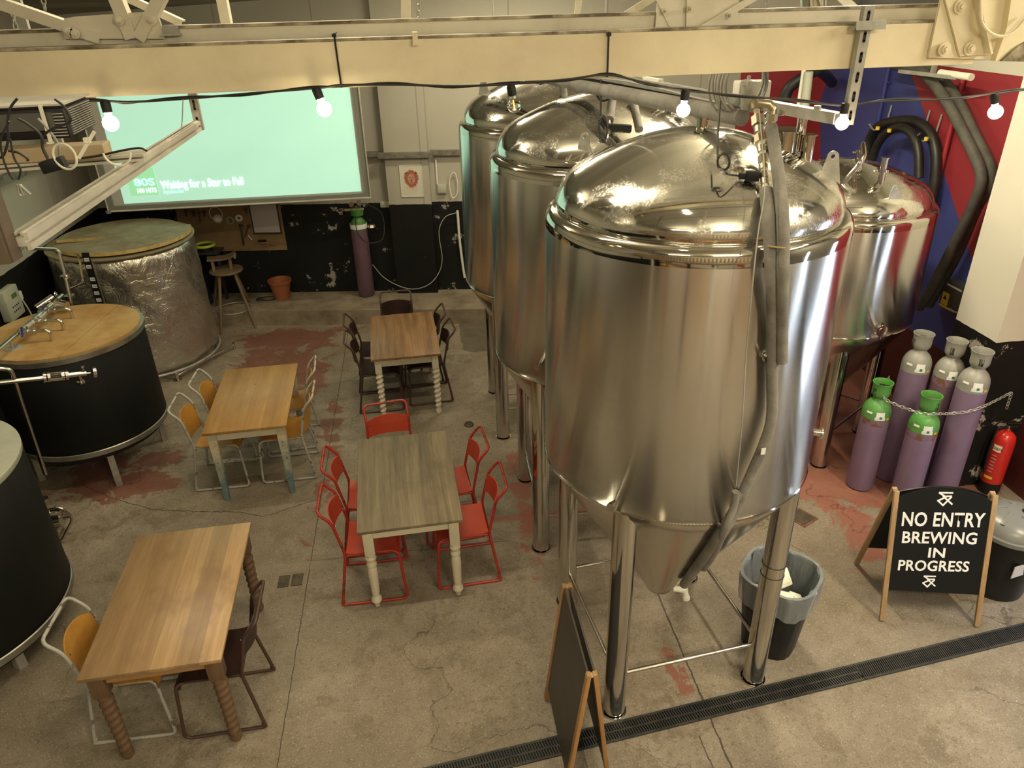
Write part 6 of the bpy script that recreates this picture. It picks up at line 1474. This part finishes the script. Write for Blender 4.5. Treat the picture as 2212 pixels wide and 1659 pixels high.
# plain blackboard seen edge-on at the front tank
aboard('plain brown-black double blackboard seen edge-on beside front tank leg', (.672, 2.875, 0), rad(90), .64, .95, .125, (.12, .99, 0), M['chalkboard_brown'], wood('honey_leg_wood', (.38, .21, .08), (.27, .135, .045), 14, 0, .45, 'z'), 'blackboard_stand')
# ================================================================== BINS
t = thing('waste_bin', 'open black plastic bin with clear liner, behind front tank leg', 'bin', (2.155, 3.455, 0))
mb = MB()
def binw(i, j):
    a = 2*PI*i; z = .60*j; r = .180+.062*j; q_ = 1+.05*math.cos(4*a); r *= (1-.012*(math.cos(24*a) > .6)); return Vector((r*q_*math.cos(a), r*q_*math.sin(a), z))
V = mb.grid(binw, 96, 16, True); mb._face([v[0] for v in V][::-1]); 
V2 = mb.grid(lambda i, j: binw(i, 1-j)*1.0-Vector((math.cos(2*PI*i), math.sin(2*PI*i), 0))*.006, 96, 8, True)
mb.build('bin_body', M['bin_black'], t)
mb = MB(); random.seed(9)
def linr(i, j):
    a = 2*PI*i
    if j < .35: k = j/.35; z = .42+.195*k; r = .245+.014*k+.006*math.sin(9*a+5)+.004*math.sin(23*a); z += .014*math.sin(5*a)*(1-k)
    elif j < .45: z = .618; r = .259-.026*(j-.35)/.1
    else: k = (j-.45)/.55; z = .618-.45*k; r = .231-.050*k-.045*k*k+.005*math.sin(7*a+3*k)+.003*math.sin(13*a)
    q_ = 1+.05*math.cos(4*a); return Vector((r*q_*math.cos(a), r*q_*math.sin(a), z))
mb.grid(linr, 120, 40, True); mb.build('bin_liner', M['bag'], t)
random.seed(2)
for k, (x, y, z, rx, lab) in enumerate(((.03, .03, .52, .9, 'white food box leaning upright inside the open bin'), (.0, -.08, .46, -.2, 'white food box lying flat and lowest inside the open bin'), (.09, -.07, .43, .3, 'small white carton corner beside the others in the bin'), (-.13, .05, .44, .5, 'white food box at the left inside the open bin'))):
    o = thing('food_box', lab, 'food box', (2.155+x, 3.455+y, z)); o.rotation_euler = (rx, .15*k, .3+.5*k)
    MB().box((0, 0, 0), (.13-.02*(k == 2), .12-.03*(k == 2), .030), bev=.012).box((0, 0, .016), (.09, .08, .014), bev=.006).build('box_body', M['card_white'], o, ang=60)
t = thing('lidded_bin', 'black bin with domed grey lid at the right edge behind chalkboard sign', 'bin', (4.03, 3.72, 0))
MB().lathe([(0, 0), (.195, 0), (.20, .02), (.235, .50), (.25, .51), (.25, .535), (0, .535)], seg=60).build('bin_body', M['bin_black'], t)
MB().lathe([(.262, .525), (.262, .555), (.245, .56), (.235, .60), (.19, .645), (.12, .675), (.06, .685), (0, .686)], seg=60).build('lid', plain('dull_grey_lid', (.17, .175, .17), .3), t)
mb = MB()
for k in range(6): a = k*PI/3+.3; mb.bar((.07*math.cos(a), .07*math.sin(a), .687), (.20*math.cos(a+.15), .20*math.sin(a+.15), .643), .03, .012, bev=.004)
mb.build('lid_ribs', plain('dull_grey_rib', (.17, .175, .17), .3), t)
MB().lathe([(0, .0), (.04, 0), (.035, .008), (0, .01)], (.05, -.03, .684), 16).build('handle_hole', M['black'], t)
MB().box((-.06, -.226, .33), (.12, .006, .10), rz=.2).build('worn_sticker', M['paper'], t, False)

# thin black bands round the right front leg of the nearest tank
_lx, _ly = C1[0]+.685*math.cos(rad(321)), C1[1]+.685*math.sin(rad(321))
for z_, lab_ in ((.98, 'upper of the two thin black bands round the right front leg of the nearest tank'), (.90, 'lower of the two thin black bands round the right front leg of the nearest tank')):
    mb = MB(); torus(mb, (_lx, _ly, z_), (.03, .02, 1), .0685, .0022, 36, 6); tag(mb.build('leg_band', M['black_cable']), lab_, 'band')
